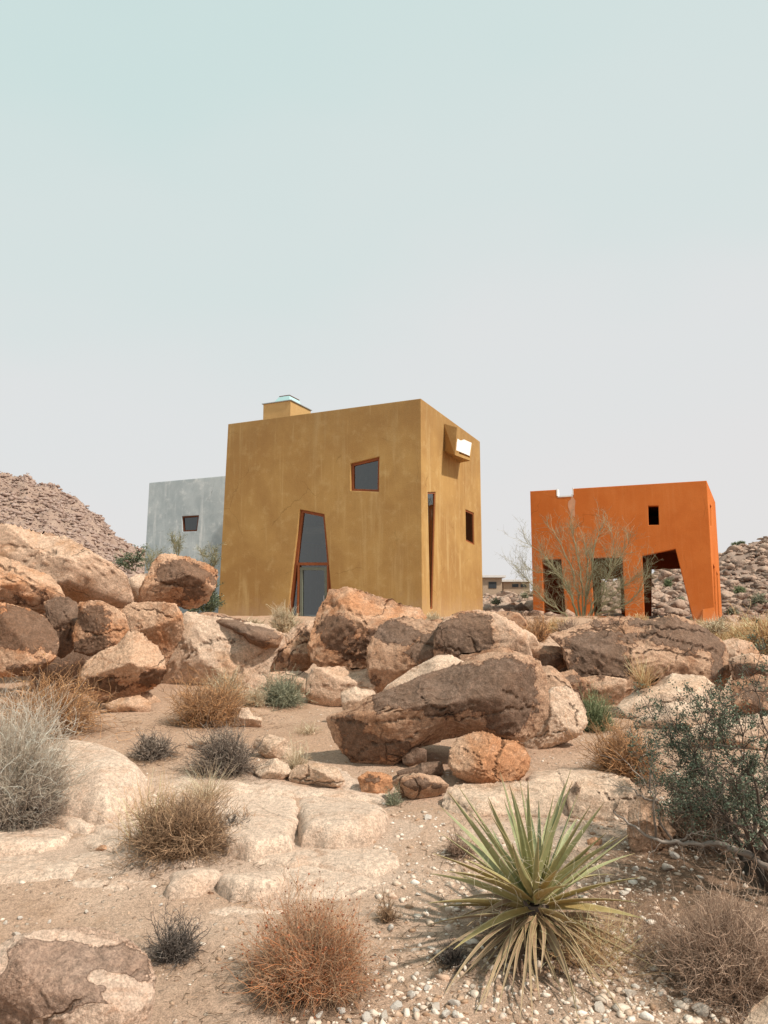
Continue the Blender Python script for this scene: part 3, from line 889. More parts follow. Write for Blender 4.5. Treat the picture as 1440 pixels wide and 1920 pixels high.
# rooftop vent
vt_near = pt(545, 751, 24.4); zv = vt_near[2]
vl = on_z(491, 757, zv); vr = on_z(582, 770, zv)
PV = vl - vt_near; PV2 = vr - vt_near
uL = np.array([*PL.U, 0]); uR = np.array([*PR.U, 0])
lenL = np.linalg.norm(PV); lenR = np.linalg.norm(PV2)
b = PB()
b.box([vt_near[0], vt_near[1], zt - .4], uL * lenL, uR * lenR, [0, 0, zv - zt + .4])
vb = b.build('vent_stack', M['ochre_light'], HO, house, bevel=.01); vb['label'] = 'square rooftop vent stack on the yellow house'
b = PB()
b.box(vt_near - uL * .04 - uR * .04, uL * (lenL + .08), uR * (lenR + .08), [0, 0, .025])
b.build('coping', M['metal'], HO, vb)
b = PB()
c0 = vt_near + uL * lenL * .12 + uR * lenR * .12 + np.array([0, 0, .05]); a1 = uL * lenL * .62; a2 = uR * lenR * .6
zq = np.array([0, 0, .22])
bt = [c0, c0 + a1, c0 + a1 + a2, c0 + a2]
tp = [c0 + a1 * .12 + a2 * .1 + zq, c0 + a1 * .72 + a2 * .1 + zq, c0 + a1 * .72 + a2 * .9 + zq, c0 + a1 * .12 + a2 * .9 + zq]
for i in range(4): b.quad(bt[i], bt[(i + 1) % 4], tp[(i + 1) % 4], tp[i])
b.quad(*tp)
b.build('vent_cap', M['teal'], HO, vb)
b = PB(); b.box(tp[0] - uL * .01, (tp[1] - tp[0]) * 1.02, (tp[3] - tp[0]) * 1.02, [0, 0, .03]); b.build('cap_rim', M['wood_dark'], HO, vb)

# ---------------------------------------------------------------- orange pavilion
A2 = pt(1325, 901, 27); zo = A2[2]
L2_ = on_z(994, 921, zo); R2_ = on_z(1341, 941, zo); B2_ = L2_ + R2_ - A2
op = empty('orange_house', (A2[0], A2[1], 1.0)); OO = tuple(op.location)
tag(op, 'burnt orange stucco open pavilion with notched roofline and a wide slanting archway', 'house')
QL = Plane(A2, L2_); QR = Plane(A2, R2_); QB = Plane(R2_, B2_)
ctr = (A2 + B2_)[:2] / 2; zb2 = .1
sm = [QL.uz(*q) for q in ((1215, 948.5), (1234.5, 948), (1235.5, 984), (1216, 984.5))]
arch = [QL.uz(*q) for q in ((1204, 1042), (1266.5, 1029), (1310.5, 1204), (1210, 1204))]
o1 = [QL.uz(*q) for q in ((1016, 1049), (1052, 1048), (1062, 1166), (1020, 1166))]
o2 = [QL.uz(*q) for q in ((1107, 1046), (1167, 1045), (1172, 1156), (1113, 1156))]
nt_ = [QL.uz(*q) for q in ((1075, 917.5), (1075, 931), (1044, 932), (1044, 919.5))]
b = PB()
T2 = .4
bl = QL.uz(1000, 1166)
wall(b, A2, L2_, [(0, zb2, -1), (QL.W, zb2, 1), (QL.W, zo, 1), (nt_[3][0], zo, 0), (nt_[2][0], nt_[2][1], 0), (nt_[1][0], nt_[1][1], 0), (nt_[0][0], zo, 0), (0, zo, -1)], [sm, arch, o1, o2], T2, -QL.n)
rs1 = [QR.uz(*q) for q in ((1331, 945), (1334.3, 950), (1335, 986), (1331.7, 985))]
r1 = [QR.uz(*q) for q in ((1336.6, 1056), (1340.6, 1064), (1344.6, 1172), (1340.5, 1176))]
r2 = [QR.uz(*q) for q in ((1343.2, 1070), (1346, 1077), (1350.3, 1170), (1347.2, 1174))]
wall(b, A2, R2_, [(0, zb2, -1), (QR.W, zb2, 1), (QR.W, zo, 1), (0, zo, -1)], [rs1, r1, r2], T2, n_in(A2, R2_, ctr))
Wd = np.linalg.norm((B2_ - R2_)[:2])
def clampu(q, W): return [(min(max(u, .5), W - .5), z) for u, z in q]
PBk2 = Plane(R2_, B2_)
ba = clampu([PBk2.uz(*q) for q in ((1222, 1068), (1305, 1066), (1308, 1178), (1222, 1178))], Wd)
bm_ = clampu([PBk2.uz(*q) for q in ((1128, 1086), (1164, 1085), (1168, 1178), (1128, 1178))], Wd)
b.build('wall', M['orange'], OO, op, bevel=.02); b = PB()
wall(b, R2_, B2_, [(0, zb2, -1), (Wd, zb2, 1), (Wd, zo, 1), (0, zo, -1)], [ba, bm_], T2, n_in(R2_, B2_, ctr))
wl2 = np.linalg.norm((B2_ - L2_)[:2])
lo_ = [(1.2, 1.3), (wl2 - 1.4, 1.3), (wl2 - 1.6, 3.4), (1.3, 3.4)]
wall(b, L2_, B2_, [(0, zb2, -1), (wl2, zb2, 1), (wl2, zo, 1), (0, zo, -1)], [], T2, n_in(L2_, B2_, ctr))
b.build('rear_wall', M['orange_shade'], OO, op)
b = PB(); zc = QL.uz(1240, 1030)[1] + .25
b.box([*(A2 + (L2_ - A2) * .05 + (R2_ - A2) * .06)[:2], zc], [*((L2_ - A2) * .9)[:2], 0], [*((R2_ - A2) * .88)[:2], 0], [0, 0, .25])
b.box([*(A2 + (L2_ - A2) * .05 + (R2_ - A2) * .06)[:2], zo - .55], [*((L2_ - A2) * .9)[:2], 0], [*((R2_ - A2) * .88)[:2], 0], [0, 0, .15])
b.build('ceiling', M['orange_shade'], OO, op)
b = PB()
z0 = nt_[1][1]
for px0, px1, zz0, zz1 in ((nt_[0][0], nt_[0][0] + .05, z0, zo), (nt_[3][0] - .05, nt_[3][0], z0, zo)):
    pass
P0 = QL.w(nt_[3][0] - .03, z0 + .002, .012); 
b.box(P0, np.array([*QL.U, 0]) * (nt_[0][0] - nt_[3][0] + .06), np.array([*(-QL.n), 0]) * (T2 + .03), [0, 0, .05])
b.box(QL.w(nt_[3][0] - .03, z0 + .06, .012), np.array([*QL.U, 0]) * .045, np.array([*(-QL.n), 0]) * (T2 + .03), [0, 0, zo - z0 - .03])
b.box(QL.w(nt_[0][0] + .0, z0 + .06, .012), np.array([*QL.U, 0]) * .045, np.array([*(-QL.n), 0]) * (T2 + .03), [0, 0, zo - z0 - .03])
b.build('coping', M['white'], OO, op)['label'] = 'pale lining of the roof notch'
# weathered wash mark below the notch: a thin skin of plaster
uu, zz_ = QL.uz(1073, 950)
b = PB()
ring = [(uu + .13 * math.cos(a) * (1 + .3 * math.sin(3 * a + 1)), zz_ + .42 * math.sin(a) * (1 + .2 * math.sin(5 * a))) for a in np.linspace(0, 2 * math.pi, 26)[:-1]]
b.quad(*[QL.w(u, z, .004) for u, z in ring])
b.build('wash_mark', M['stain'], OO, op)['label'] = 'pale streak on the orange wall below the roof notch'
b = PB()
b.box([*(A2 + (L2_ - A2) * .06 + (R2_ - A2) * .06)[:2], zb2], [*((L2_ - A2) * .88)[:2], 0], [*((R2_ - A2) * .88)[:2], 0], [0, 0, .45])
b.build('floor', M['roof'], OO, op)  # floor colour darkened to deepen the interior shade

# ---------------------------------------------------------------- grey house
A3 = pt(422, 892, 29); zg = A3[2]; L3 = on_z(280, 905, zg)
d3 = (A3 - L3)[:2]; d3 /= np.linalg.norm(d3)
R3 = np.array([*(L3[:2] + d3 * 6.4), zg]); pr = np.array([-d3[1], d3[0]])
B3 = np.array([*(L3[:2] + pr * 6), zg]); C3 = np.array([*(R3[:2] + pr * 6), zg])
gr = empty('grey_house', (L3[0], L3[1], 1.2)); GO = tuple(gr.location)
tag(gr, 'pale blue grey stucco cube house partly hidden behind the yellow house', 'house')
PG = Plane(L3, R3); gw = [PG.uz(*q) for q in ((341, 968), (373, 966), (369, 996), (342.5, 997))]
b = PB(); bl = PG.uz(271.5, 1060); sl = bl[0] / (zg - bl[1]); ctr = (L3 + C3)[:2] / 2; zb3 = .3
wall(b, L3, R3, [(sl * (zg - zb3), zb3, -1), (PG.W, zb3, 1), (PG.W, zg, 1), (0, zg, -1)], [gw], .34, n_in(L3, R3, ctr))
wall(b, L3, B3, [(0, zb3, -1), (6, zb3, 1), (6, zg, 1), (0, zg, -1)], [], .34, n_in(L3, B3, ctr))
wall(b, R3, C3, [(0, zb3, -1), (6, zb3, 1), (6, zg, 1), (0, zg, -1)], [], .34, n_in(R3, C3, ctr))
wall(b, B3, C3, [(0, zb3, -1), (6.4, zb3, 1), (6.4, zg, 1), (0, zg, -1)], [], .34, n_in(B3, C3, ctr))
b.build('wall', M['grey'], GO, gr, bevel=.02)
b = PB(); b.box([*(L3[:2] + d3 * .3 + pr * .3), zg - .3], [*(d3 * 5.8), 0], [*(pr * 5.4), 0], [0, 0, .12]); b.build('roof', M['roof'], GO, gr)
b = PB(); b.box([*(L3[:2] + d3 * .3 + pr * .3), 3.9], [*(d3 * 5.8), 0], [*(pr * 5.4), 0], [0, 0, .12]); b.build('floor', M['plaster'], GO, gr)
framed(gr, PG, gw, .34, .06, .08, M['wood_dark'], 'small tapering window in a dark wooden frame', recess=.03)

# ---------------------------------------------------------------- distant buildings on the ridge
def far_house(name, label, px0, px1, pyt, pyb, Y, material, wins, side=.35, rm='far_white'):
    P0 = pt(px0, pyt, Y); P1 = pt(px1, pyt, Y); zb_ = pt(px0, pyb, Y)[2] - 2; e = empty(name, (P0[0], Y, zb_)); O = tuple(e.location)
    W = P1[0] - P0[0]; zt_ = P0[2]; b = PB(); b.box([P0[0], Y, zb_], [W, 0, 0], [0, 5, 0], [0, 0, zt_ - zb_]); b.build('wall', M[material], O, e)
    b = PB(); b.box([P0[0] - .3, Y - .3, zt_ + .003], [W + .6, 0, 0], [0, 5.6, 0], [0, 0, .18]); b.build('roof', M[rm], O, e)
    for a, c, d, f_ in wins:
        q0 = pt(a, c, Y); q1 = pt(d, f_, Y); b = PB(); b.box([q0[0], Y - .04, q1[2]], [q1[0] - q0[0], 0, 0], [0, .03, 0], [0, 0, q0[2] - q1[2]])
        b.build('window', M['metal_dark'], O, e)
    tag(e, label, 'house'); return e
M['metal_dark'] = simple('dark_pane', (.05, .055, .06), .2)
far_house('desert_house', 'small distant beige flat roofed house just right of the yellow house', 905, 941, 1083, 1106, 62, 'far_wall', [(916, 1091, 931, 1103)])
far_house('flat_roofed_house', 'long low white roofed building far behind the boulder field', 944, 993, 1091, 1104, 66, 'far_wall', [(960, 1095, 972, 1101), (976, 1095, 987, 1101)])

# ================================================================== BOULDERS
W_, T_, P_, S_, D_ = 'rock_warm', 'rock_tan', 'rock_pale', 'rock_slab', 'rock_dark'
# --- left pile
rock('huge pale domed boulder crowning the left pile', [(-90,1010),(-40,992),(0,987),(20,986),(75,997),(120,1001),(150,1020),(175,1035),(215,1057),(237,1077),(245,1100),(252,1122),(245,1140),(225,1143),(200,1145),(150,1135),(100,1130),(0,1120),(-90,1110)],
     11.0, .6, T_, [(120,1040,200,60,-.3),(80,1030,40,10,.35)], [(2.5,[(0,1018),(30,1024),(70,1026),(105,1034),(70,1040),(45,1052)]),[(150,1060),(190,1075),(205,1100)]], 6, cuts=1, planes=[((.2,-.6,.75),.75)])
rock('layered tan boulder wedged under the big pale dome', [(-90,1035),(0,1042),(30,1050),(60,1067),(90,1080),(112,1100),(121,1120),(117,1135),(100,1147),(60,1150),(30,1145),(-90,1140)],
     10.1, .6, W_, [(60,1120,50,18,.35)], [(3,[(0,1060),(30,1070),(60,1088),(100,1108)]),(2.5,[(0,1085),(40,1092),(90,1118)])], 6, cuts=2, strata=7)
rock('dark brown rounded boulder at the left edge of the pile', [(-90,1128),(0,1129),(25,1133),(60,1142),(90,1160),(107,1185),(111,1210),(105,1232),(85,1250),(50,1264),(0,1268),(-90,1265)],
     9.3, .65, W_, [(50,1185,95,62,.7),(5,1228,36,16,-.7),(60,1255,60,14,.5)], [], 6, cuts=1, rough=.7)
rock('dark speckled boulder between the brown one and the orange one', [(82,1130),(108,1120),(125,1119),(145,1130),(158,1145),(162,1165),(155,1195),(135,1220),(117,1233),(105,1228),(95,1190)],
     9.8, .7, D_, [(125,1175,55,70,.75)], [[(120,1150),(135,1175),(128,1200)]], 5)
rock('orange boulder with a dark crust jutting over the shadow', [(148,1130),(190,1125),(215,1137),(235,1153),(243,1180),(240,1200),(230,1210),(200,1225),(165,1229),(138,1222),(135,1190),(145,1160)],
     9.5, .7, W_, [(175,1160,50,36,.55),(190,1215,70,22,.65),(225,1185,14,22,-.5)], [[(160,1185),(190,1190),(230,1180)]], 6)
rock('smooth tan boulder under the perched rock', [(225,1145),(250,1130),(300,1128),(330,1132),(342,1150),(347,1180),(340,1200),(325,1222),(312,1245),(300,1242),(270,1220),(240,1185)],
     10.4, .6, W_, [(320,1225,20,25,.4),(290,1150,50,20,-.4)], [[(250,1140),(290,1142),(325,1160)]], 6, planes=[((.1,-.75,-.65),.45)])
rock('rounded orange boulder at the foot of the left pile', [(240,1184),(265,1187),(295,1210),(307,1235),(313,1257),(305,1277),(280,1294),(250,1307),(215,1319),(185,1321),(167,1307),(152,1285),(148,1262),(160,1240),(185,1222),(220,1205)],
     9.15, .75, W_, [(195,1288,75,22,.5),(285,1272,32,18,.5),(230,1240,60,30,-.1)], [[(170,1290),(200,1275),(240,1270)]], 6, cuts=2, planes=[((0,-.7,-.7),.55)])
rock('dark topped boulder perched above the left pile', [(300,1041),(320,1039),(350,1044),(380,1051),(400,1060),(410,1070),(409,1085),(400,1105),(390,1125),(370,1138),(350,1142),(335,1137),(310,1130),(280,1132),(256,1130),(262,1105),(275,1080),(287,1055)],
     11.3, .7, W_, [(350,1075,75,32,.65),(365,1118,30,22,.35),(280,1112,30,25,-.7)], [[(300,1100),(330,1095),(350,1100),(385,1098)]], 6, cuts=1, planes=[((.2,-.8,-.55),.42),((0,-.5,.85),.8)])
rock('small pale boulder behind the perched one', [(228,1090),(255,1077),(282,1074),(290,1100),(275,1135),(240,1135)], 12.2, .7, P_, [], [], 4)
for k, (q, l) in enumerate([(([(195,1322),(225,1308),(262,1304),(285,1318),(282,1334),(240,1338),(205,1337)]), 'flat pale stone in the shade under the orange boulder'),
                ([(262,1300),(278,1296),(300,1312),(304,1320),(284,1322),(266,1312)], 'small wedge stone beside the foot of the left pile'),
                ([(250,1303),(262,1301),(272,1312),(262,1318),(250,1314)], 'tiny dark stone under the left pile')]):
    rock(l, q, None, .6, W_ if k else T_, [], [], 4)
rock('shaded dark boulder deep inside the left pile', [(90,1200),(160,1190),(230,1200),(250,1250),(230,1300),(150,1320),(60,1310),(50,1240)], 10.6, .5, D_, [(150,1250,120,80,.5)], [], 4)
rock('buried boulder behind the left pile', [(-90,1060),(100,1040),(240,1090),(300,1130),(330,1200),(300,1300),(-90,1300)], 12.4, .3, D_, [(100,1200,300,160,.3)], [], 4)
# --- centre left slab
rock('wide pale slab leaning behind the rust coloured bush', [(345,1150),(370,1150),(400,1154),(450,1165),(500,1174),(530,1195),(532,1210),(515,1228),(505,1250),(500,1290),(430,1315),(330,1315),(298,1285),(312,1245),(333,1210),(342,1180)],
     11.2, .5, P_, [(420,1200,70,12,.3),(470,1235,45,18,.15),(400,1270,110,50,-.5)], [[(345,1240),(380,1205),(430,1195)],[(430,1280),(460,1240),(505,1220)]], 6, cuts=2, planes=[((0,-.8,.6),.5)])
rock('dark weathered ledge lying along the top of the pale slab', [(372,1148),(400,1146),(450,1160),(500,1175),(535,1190),(524,1214),(500,1222),(470,1206),(430,1180),(385,1165)],
     11.35, .9, D_, [(450,1180,100,40,.6)], [], 5)
rock('striped boulder leaning against the tall one', [(588,1162),(594,1200),(592,1235),(577,1257),(540,1264),(497,1264),(503,1240),(520,1210),(548,1178),(570,1165)],
     11.2, .7, T_, [(565,1190,15,40,.3),(525,1230,12,25,.3)], [(2,[(505,1258),(530,1220),(575,1175)]),[(530,1258),(555,1215),(588,1190)]], 6, strata=5)
rock('tall angular boulder with a dark patch in front of the doorway', [(615,1101),(650,1100),(690,1110),(720,1119),(765,1135),(792,1140),(797,1160),(785,1200),(755,1240),(700,1256),(640,1256),(600,1252),(583,1237),(578,1210),(582,1180),(590,1150),(600,1130),(610,1120)],
     10.6, .6, W_, [(630,1183,46,34,.72),(660,1222,50,26,.5),(690,1190,20,30,.35),(625,1130,30,16,-.8),(715,1150,40,30,-.35),(700,1200,15,25,.3)], [(2,[(606,1128),(640,1137),(680,1160),(700,1195)])], 6, cuts=0, planes=[((-.1,-.95,-.25),.62),((.45,-.5,.75),.62)])
rock('low tan block under the tall angular boulder', [(573,1275),(588,1253),(650,1250),(700,1253),(710,1300),(700,1338),(640,1348),(585,1340),(573,1305)],
     9.8, .6, T_, [(640,1262,60,8,.1)], [[(580,1285),(640,1290),(690,1284)]], 5, cuts=1)
# --- middle group
rock('crusted brown boulder with pale scars left of the dark dome', [(700,1195),(712,1175),(730,1163),(760,1157),(800,1164),(840,1172),(870,1200),(870,1290),(800,1310),(720,1310),(695,1292),(689,1250),(690,1215)],
     9.7, .6, D_, [(735,1185,45,28,.65),(795,1215,45,40,.55),(740,1270,45,35,-.25),(715,1225,20,16,-.4),(705,1280,16,20,.35)], [[(700,1215),(740,1220),(775,1205),(820,1215)]], 6, cuts=1)
rock('dark domed boulder with a bright torn edge on its right', [(815,1182),(828,1167),(845,1155),(870,1146),(900,1144),(930,1150),(960,1165),(985,1185),(995,1215),(1002,1245),(990,1275),(900,1290),(830,1285),(812,1240)],
     9.45, .6, T_, [(872,1195,62,50,.75),(960,1180,14,40,-.5),(975,1220,22,40,-.3),(962,1205,8,30,.45)], [[(860,1190),(885,1200),(905,1235)],[(840,1215),(870,1222)]], 6, cuts=0, planes=[((-.15,-.95,.2),.72)], rough=.8)
rock('smooth cream boulder tucked behind the long dark slab', [(715,1300),(725,1285),(770,1255),(820,1229),(845,1228),(870,1240),(880,1256),(850,1300),(760,1330)], 8.5, .5, P_, [(800,1250,90,40,-.5)], [], 5, cuts=1, rough=.7)
rock('small bleached boulder left of the long dark slab', [(637,1300),(645,1292),(665,1287),(690,1288),(704,1298),(705,1320),(690,1340),(645,1340)], 8.1, .6, P_, [(670,1310,40,30,-.6)], [], 5)
rock('long dark varnished slab lying across smaller rocks', [(613,1345),(620,1338),(650,1333),(672,1318),(692,1308),(720,1297),(755,1283),(790,1268),(825,1255),(860,1243),(885,1232),(905,1226),(940,1226),(985,1230),(1005,1240),(1020,1262),(1030,1300),(1028,1335),(1015,1365),(1000,1385),(975,1393),(940,1381),(905,1373),(870,1379),(840,1388),(795,1397),(760,1420),(735,1438),(700,1441),(660,1430),(640,1410),(625,1385),(615,1362)],
     6.6, .45, D_, [(830,1290,160,55,.55),(950,1285,80,55,.45),(700,1322,45,14,.0),(760,1368,65,18,-.75),(870,1355,40,10,-.35),(700,1400,70,30,.55),(655,1360,40,22,.4),(960,1350,55,38,.5),(1013,1255,10,16,-.7),(690,1345,26,6,-.5),(880,1352,26,7,-.5)],
     [(2.4,[(612,1347),(650,1352),(700,1356),(740,1350),(790,1348),(842,1336),(860,1350),(905,1340),(950,1330),(1005,1325)]),[(935,1292),(962,1306),(1000,1330)],[(790,1310),(815,1325),(850,1336)],[(720,1330),(760,1335)],(2,[(660,1425),(700,1395),(760,1388),(785,1372)])],
     7, p=3.2, cuts=0, planes=[((0,-.8,.62),.62),((.1,-.75,-.62),.5),((.8,-.6,0),.82)], rough=.5, seed=5)
rock('round sandy orange boulder right of the long dark slab', [(1010,1310),(1035,1287),(1060,1285),(1085,1300),(1098,1330),(1101,1355),(1090,1378),(1065,1391),(1030,1406),(1000,1413),(980,1408),(975,1385),(995,1340)],
     7.1, .7, P_, [(1060,1340,50,40,-.5),(1080,1330,16,18,.35)], [[(1000,1385),(1030,1372),(1062,1374)],[(1068,1318),(1085,1335),(1080,1360)]], 6, cuts=1)
rock('layered grey boulder above the round sandy one', [(1005,1250),(1030,1248),(1050,1260),(1068,1278),(1078,1298),(1040,1310),(1010,1295)], 8.2, .7, D_, [(1040,1275,40,20,.1)], [(2,[(1015,1262),(1045,1272),(1072,1292)])], 5, strata=4)
rock('rounded orange boulder in front, right below the dark slab', [(855,1385),(880,1375),(905,1371),(925,1379),(945,1388),(970,1390),(987,1402),(998,1425),(993,1445),(975,1460),(955,1465),(935,1467),(905,1475),(875,1468),(850,1455),(840,1435),(842,1410),(848,1393)],
     None, .7, W_, [(900,1400,60,30,-.5),(880,1450,50,20,-.1),(960,1440,30,25,-.3)], [(2.6,[(945,1390),(932,1420),(925,1445),(940,1466)]),[(855,1400),(890,1412),(905,1435)]], 6, cuts=2, embed=.4)
rock('knobbly dark rock wedged beneath the long slab', [(733,1467),(750,1453),(785,1450),(825,1457),(843,1472),(835,1487),(810,1498),(775,1504),(752,1494)], None, .7, D_, [(785,1472,30,16,.5),(820,1475,14,10,.4)], [(2,[(775,1462),(790,1480),(780,1495)])], 5, embed=.3)
rock('rusty round stone under the left end of the slab', [(670,1458),(690,1446),(715,1447),(735,1455),(739,1475),(725,1491),(700,1493),(678,1484)], None, .7, W_, [(700,1460,20,12,.35)], [], 5)
rock('flat black stone under the middle of the slab', [(742,1447),(790,1430),(828,1427),(833,1447),(800,1462),(755,1465)], 6.2, .7, D_, [(785,1445,60,30,.7)], [], 5)
rock('small black support stone under the slab', [(752,1412),(780,1400),(800,1405),(800,1430),(770,1440),(755,1430)], 6.5, .7, D_, [(775,1420,40,30,.8)], [], 4)
rock('hidden support boulder under the right end of the slab', [(900,1350),(960,1340),(1000,1360),(1000,1430),(900,1430)], 7.1, .6, D_, [(950,1390,60,50,.4)], [], 4)
# --- right group
rock('massive dark rounded boulder below the orange house', [(1030,1192),(1070,1180),(1110,1165),(1145,1155),(1180,1154),(1210,1163),(1260,1155),(1300,1165),(1330,1182),(1355,1200),(1367,1225),(1372,1260),(1355,1295),(1340,1325),(1300,1345),(1200,1350),(1120,1340),(1080,1305),(1066,1260),(1056,1215)],
     9.6, .55, D_, [(1130,1225,70,50,.55),(1180,1165,90,14,.1),(1240,1180,80,30,.5),(1310,1200,70,30,.5),(1240,1222,60,12,-.3),(1240,1300,85,32,-1.0),(1170,1180,50,8,-.4),(1215,1235,25,25,-.5),(1345,1250,16,40,.5),(1110,1258,40,12,.4),(1300,1165,40,8,-.4)],
     [(2.5,[(1070,1187),(1120,1178),(1165,1180),(1180,1195),(1182,1230),(1172,1280),(1160,1310)]),(2.2,[(1095,1262),(1130,1267),(1178,1272)]),(2.2,[(1180,1195),(1225,1190),(1290,1210),(1345,1222)]),(2.2,[(1195,1222),(1250,1218),(1330,1240)]),[(1200,1170),(1250,1180),(1320,1185)]],
     7, p=3, cuts=1, planes=[((-.3,-.9,.2),.75),((.35,-.8,.45),.7),((.3,-.85,-.4),.68)], seed=77, base_v=.05, rough=.65)
rock('low brown block at the foot of the massive right boulder', [(1088,1270),(1130,1266),(1176,1274),(1174,1295),(1158,1322),(1110,1330),(1088,1305)], 8.95, .6, T_, [(1130,1280,50,25,.2)], [], 5)
rock('small dark block in the gap left of the massive boulder', [(990,1212),(1020,1210),(1055,1214),(1064,1225),(1062,1248),(1045,1260),(1010,1254),(998,1232)], 9.7, .7, D_, [(1030,1240,40,20,.4),(1030,1218,40,8,-.3)], [], 5)
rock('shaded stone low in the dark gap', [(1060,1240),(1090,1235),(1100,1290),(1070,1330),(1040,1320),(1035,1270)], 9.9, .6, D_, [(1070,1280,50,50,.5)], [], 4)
rock('brown boulder behind the dark dome', [(920,1155),(935,1148),(955,1146),(975,1149),(988,1165),(990,1195),(925,1195)], 13.5, .7, D_, [(955,1165,40,25,.1)], [], 5)
rock('smooth pink tan boulder right behind the dark dome', [(950,1185),(985,1180),(1003,1192),(1012,1208),(1000,1225),(955,1230)], 11.2, .7, P_, [], [], 4)
rock('pale flat topped rock at the right edge by the dry grass', [(1365,1238),(1385,1228),(1410,1225),(1450,1228),(1490,1240),(1500,1275),(1440,1285),(1375,1280)], 9.3, .7, T_, [(1420,1262,70,20,.45),(1410,1232,60,8,-.5)], [], 5)
rock('dark rock under the flat topped one at the right edge', [(1370,1275),(1420,1265),(1480,1270),(1520,1300),(1500,1370),(1400,1375),(1370,1330)], 8.6, .6, D_, [(1430,1310,80,50,.3)], [], 5)
rock('pale sloping slab below the massive right boulder', [(1150,1335),(1165,1312),(1200,1285),(1260,1264),(1320,1268),(1347,1290),(1350,1325),(1290,1335),(1210,1350),(1160,1352)], 8.55, .6, P_, [(1250,1300,90,30,-.5)], [(2.2,[(1160,1345),(1220,1322),(1290,1312),(1345,1312)])], 5, cuts=1)
rock('low pale slab half hidden by the green shrub', [(1190,1350),(1250,1320),(1320,1312),(1370,1328),(1385,1355),(1320,1372),(1220,1378)], 7.9, .6, P_, [(1290,1340,90,30,-.4)], [], 5)
rock('pale ledge at the right edge behind the green shrub', [(1290,1370),(1350,1345),(1420,1340),(1500,1345),(1520,1400),(1400,1410),(1300,1400)], 7.0, .6, P_, [], [], 5)
rock('tan block in the gap between the striped and the low block', [(500,1262),(560,1258),(600,1270),(590,1310),(540,1320),(500,1300)], 10.6, .6, T_, [(540,1290,40,20,.2)], [], 4)
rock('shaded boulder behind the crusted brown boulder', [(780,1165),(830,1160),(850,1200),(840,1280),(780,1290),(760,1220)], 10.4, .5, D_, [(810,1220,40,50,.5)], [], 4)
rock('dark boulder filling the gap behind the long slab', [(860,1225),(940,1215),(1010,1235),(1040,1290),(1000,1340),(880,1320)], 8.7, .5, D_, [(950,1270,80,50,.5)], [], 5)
rock('brown ledge between the long slab and the massive boulder', [(1040,1262),(1075,1255),(1100,1280),(1095,1315),(1060,1325),(1035,1300)], 8.9, .6, D_, [(1070,1290,30,30,.4)], [], 5)
rock('flat tan rock at the right end of the massive boulder', [(1340,1205),(1375,1196),(1410,1205),(1425,1225),(1390,1240),(1345,1238)], 11.5, .6, T_, [(1380,1215,30,14,.2)], [], 5)
# --- slabs, right of centre
rock('long pale block behind the yucca tips', [(832,1490),(840,1477),(870,1470),(930,1466),(1000,1463),(1050,1468),(1070,1490),(1074,1535),(1062,1575),(1000,1600),(900,1590),(845,1560),(831,1515)], 5.55, .6, P_, [(860,1500,30,30,.1)], [[(845,1500),(880,1520),(890,1560)]], 6, cuts=1, p=3.2, rough=.7, planes=[((0,-.6,.8),.68)])
rock('broad pale block with fine streaks right of the yucca', [(1060,1490),(1075,1470),(1095,1457),(1150,1450),(1180,1458),(1205,1485),(1222,1515),(1205,1560),(1180,1585),(1120,1595),(1080,1580),(1065,1540)], 5.45, .6, P_, [(1080,1480,15,20,.3)], [[(1110,1480),(1150,1500),(1200,1500)]], 6, cuts=1, p=3, strata=4, rough=.7, planes=[((0,-.6,.8),.68)])
rock('small upright grey boulder beside the dead branch', [(1179,1515),(1195,1497),(1222,1491),(1240,1508),(1252,1540),(1268,1560),(1252,1582),(1220,1601),(1195,1606),(1180,1587),(1176,1550)], None, .7, T_, [(1205,1570,25,25,.2)], [(2,[(1240,1510),(1235,1550),(1250,1580)])], 6)
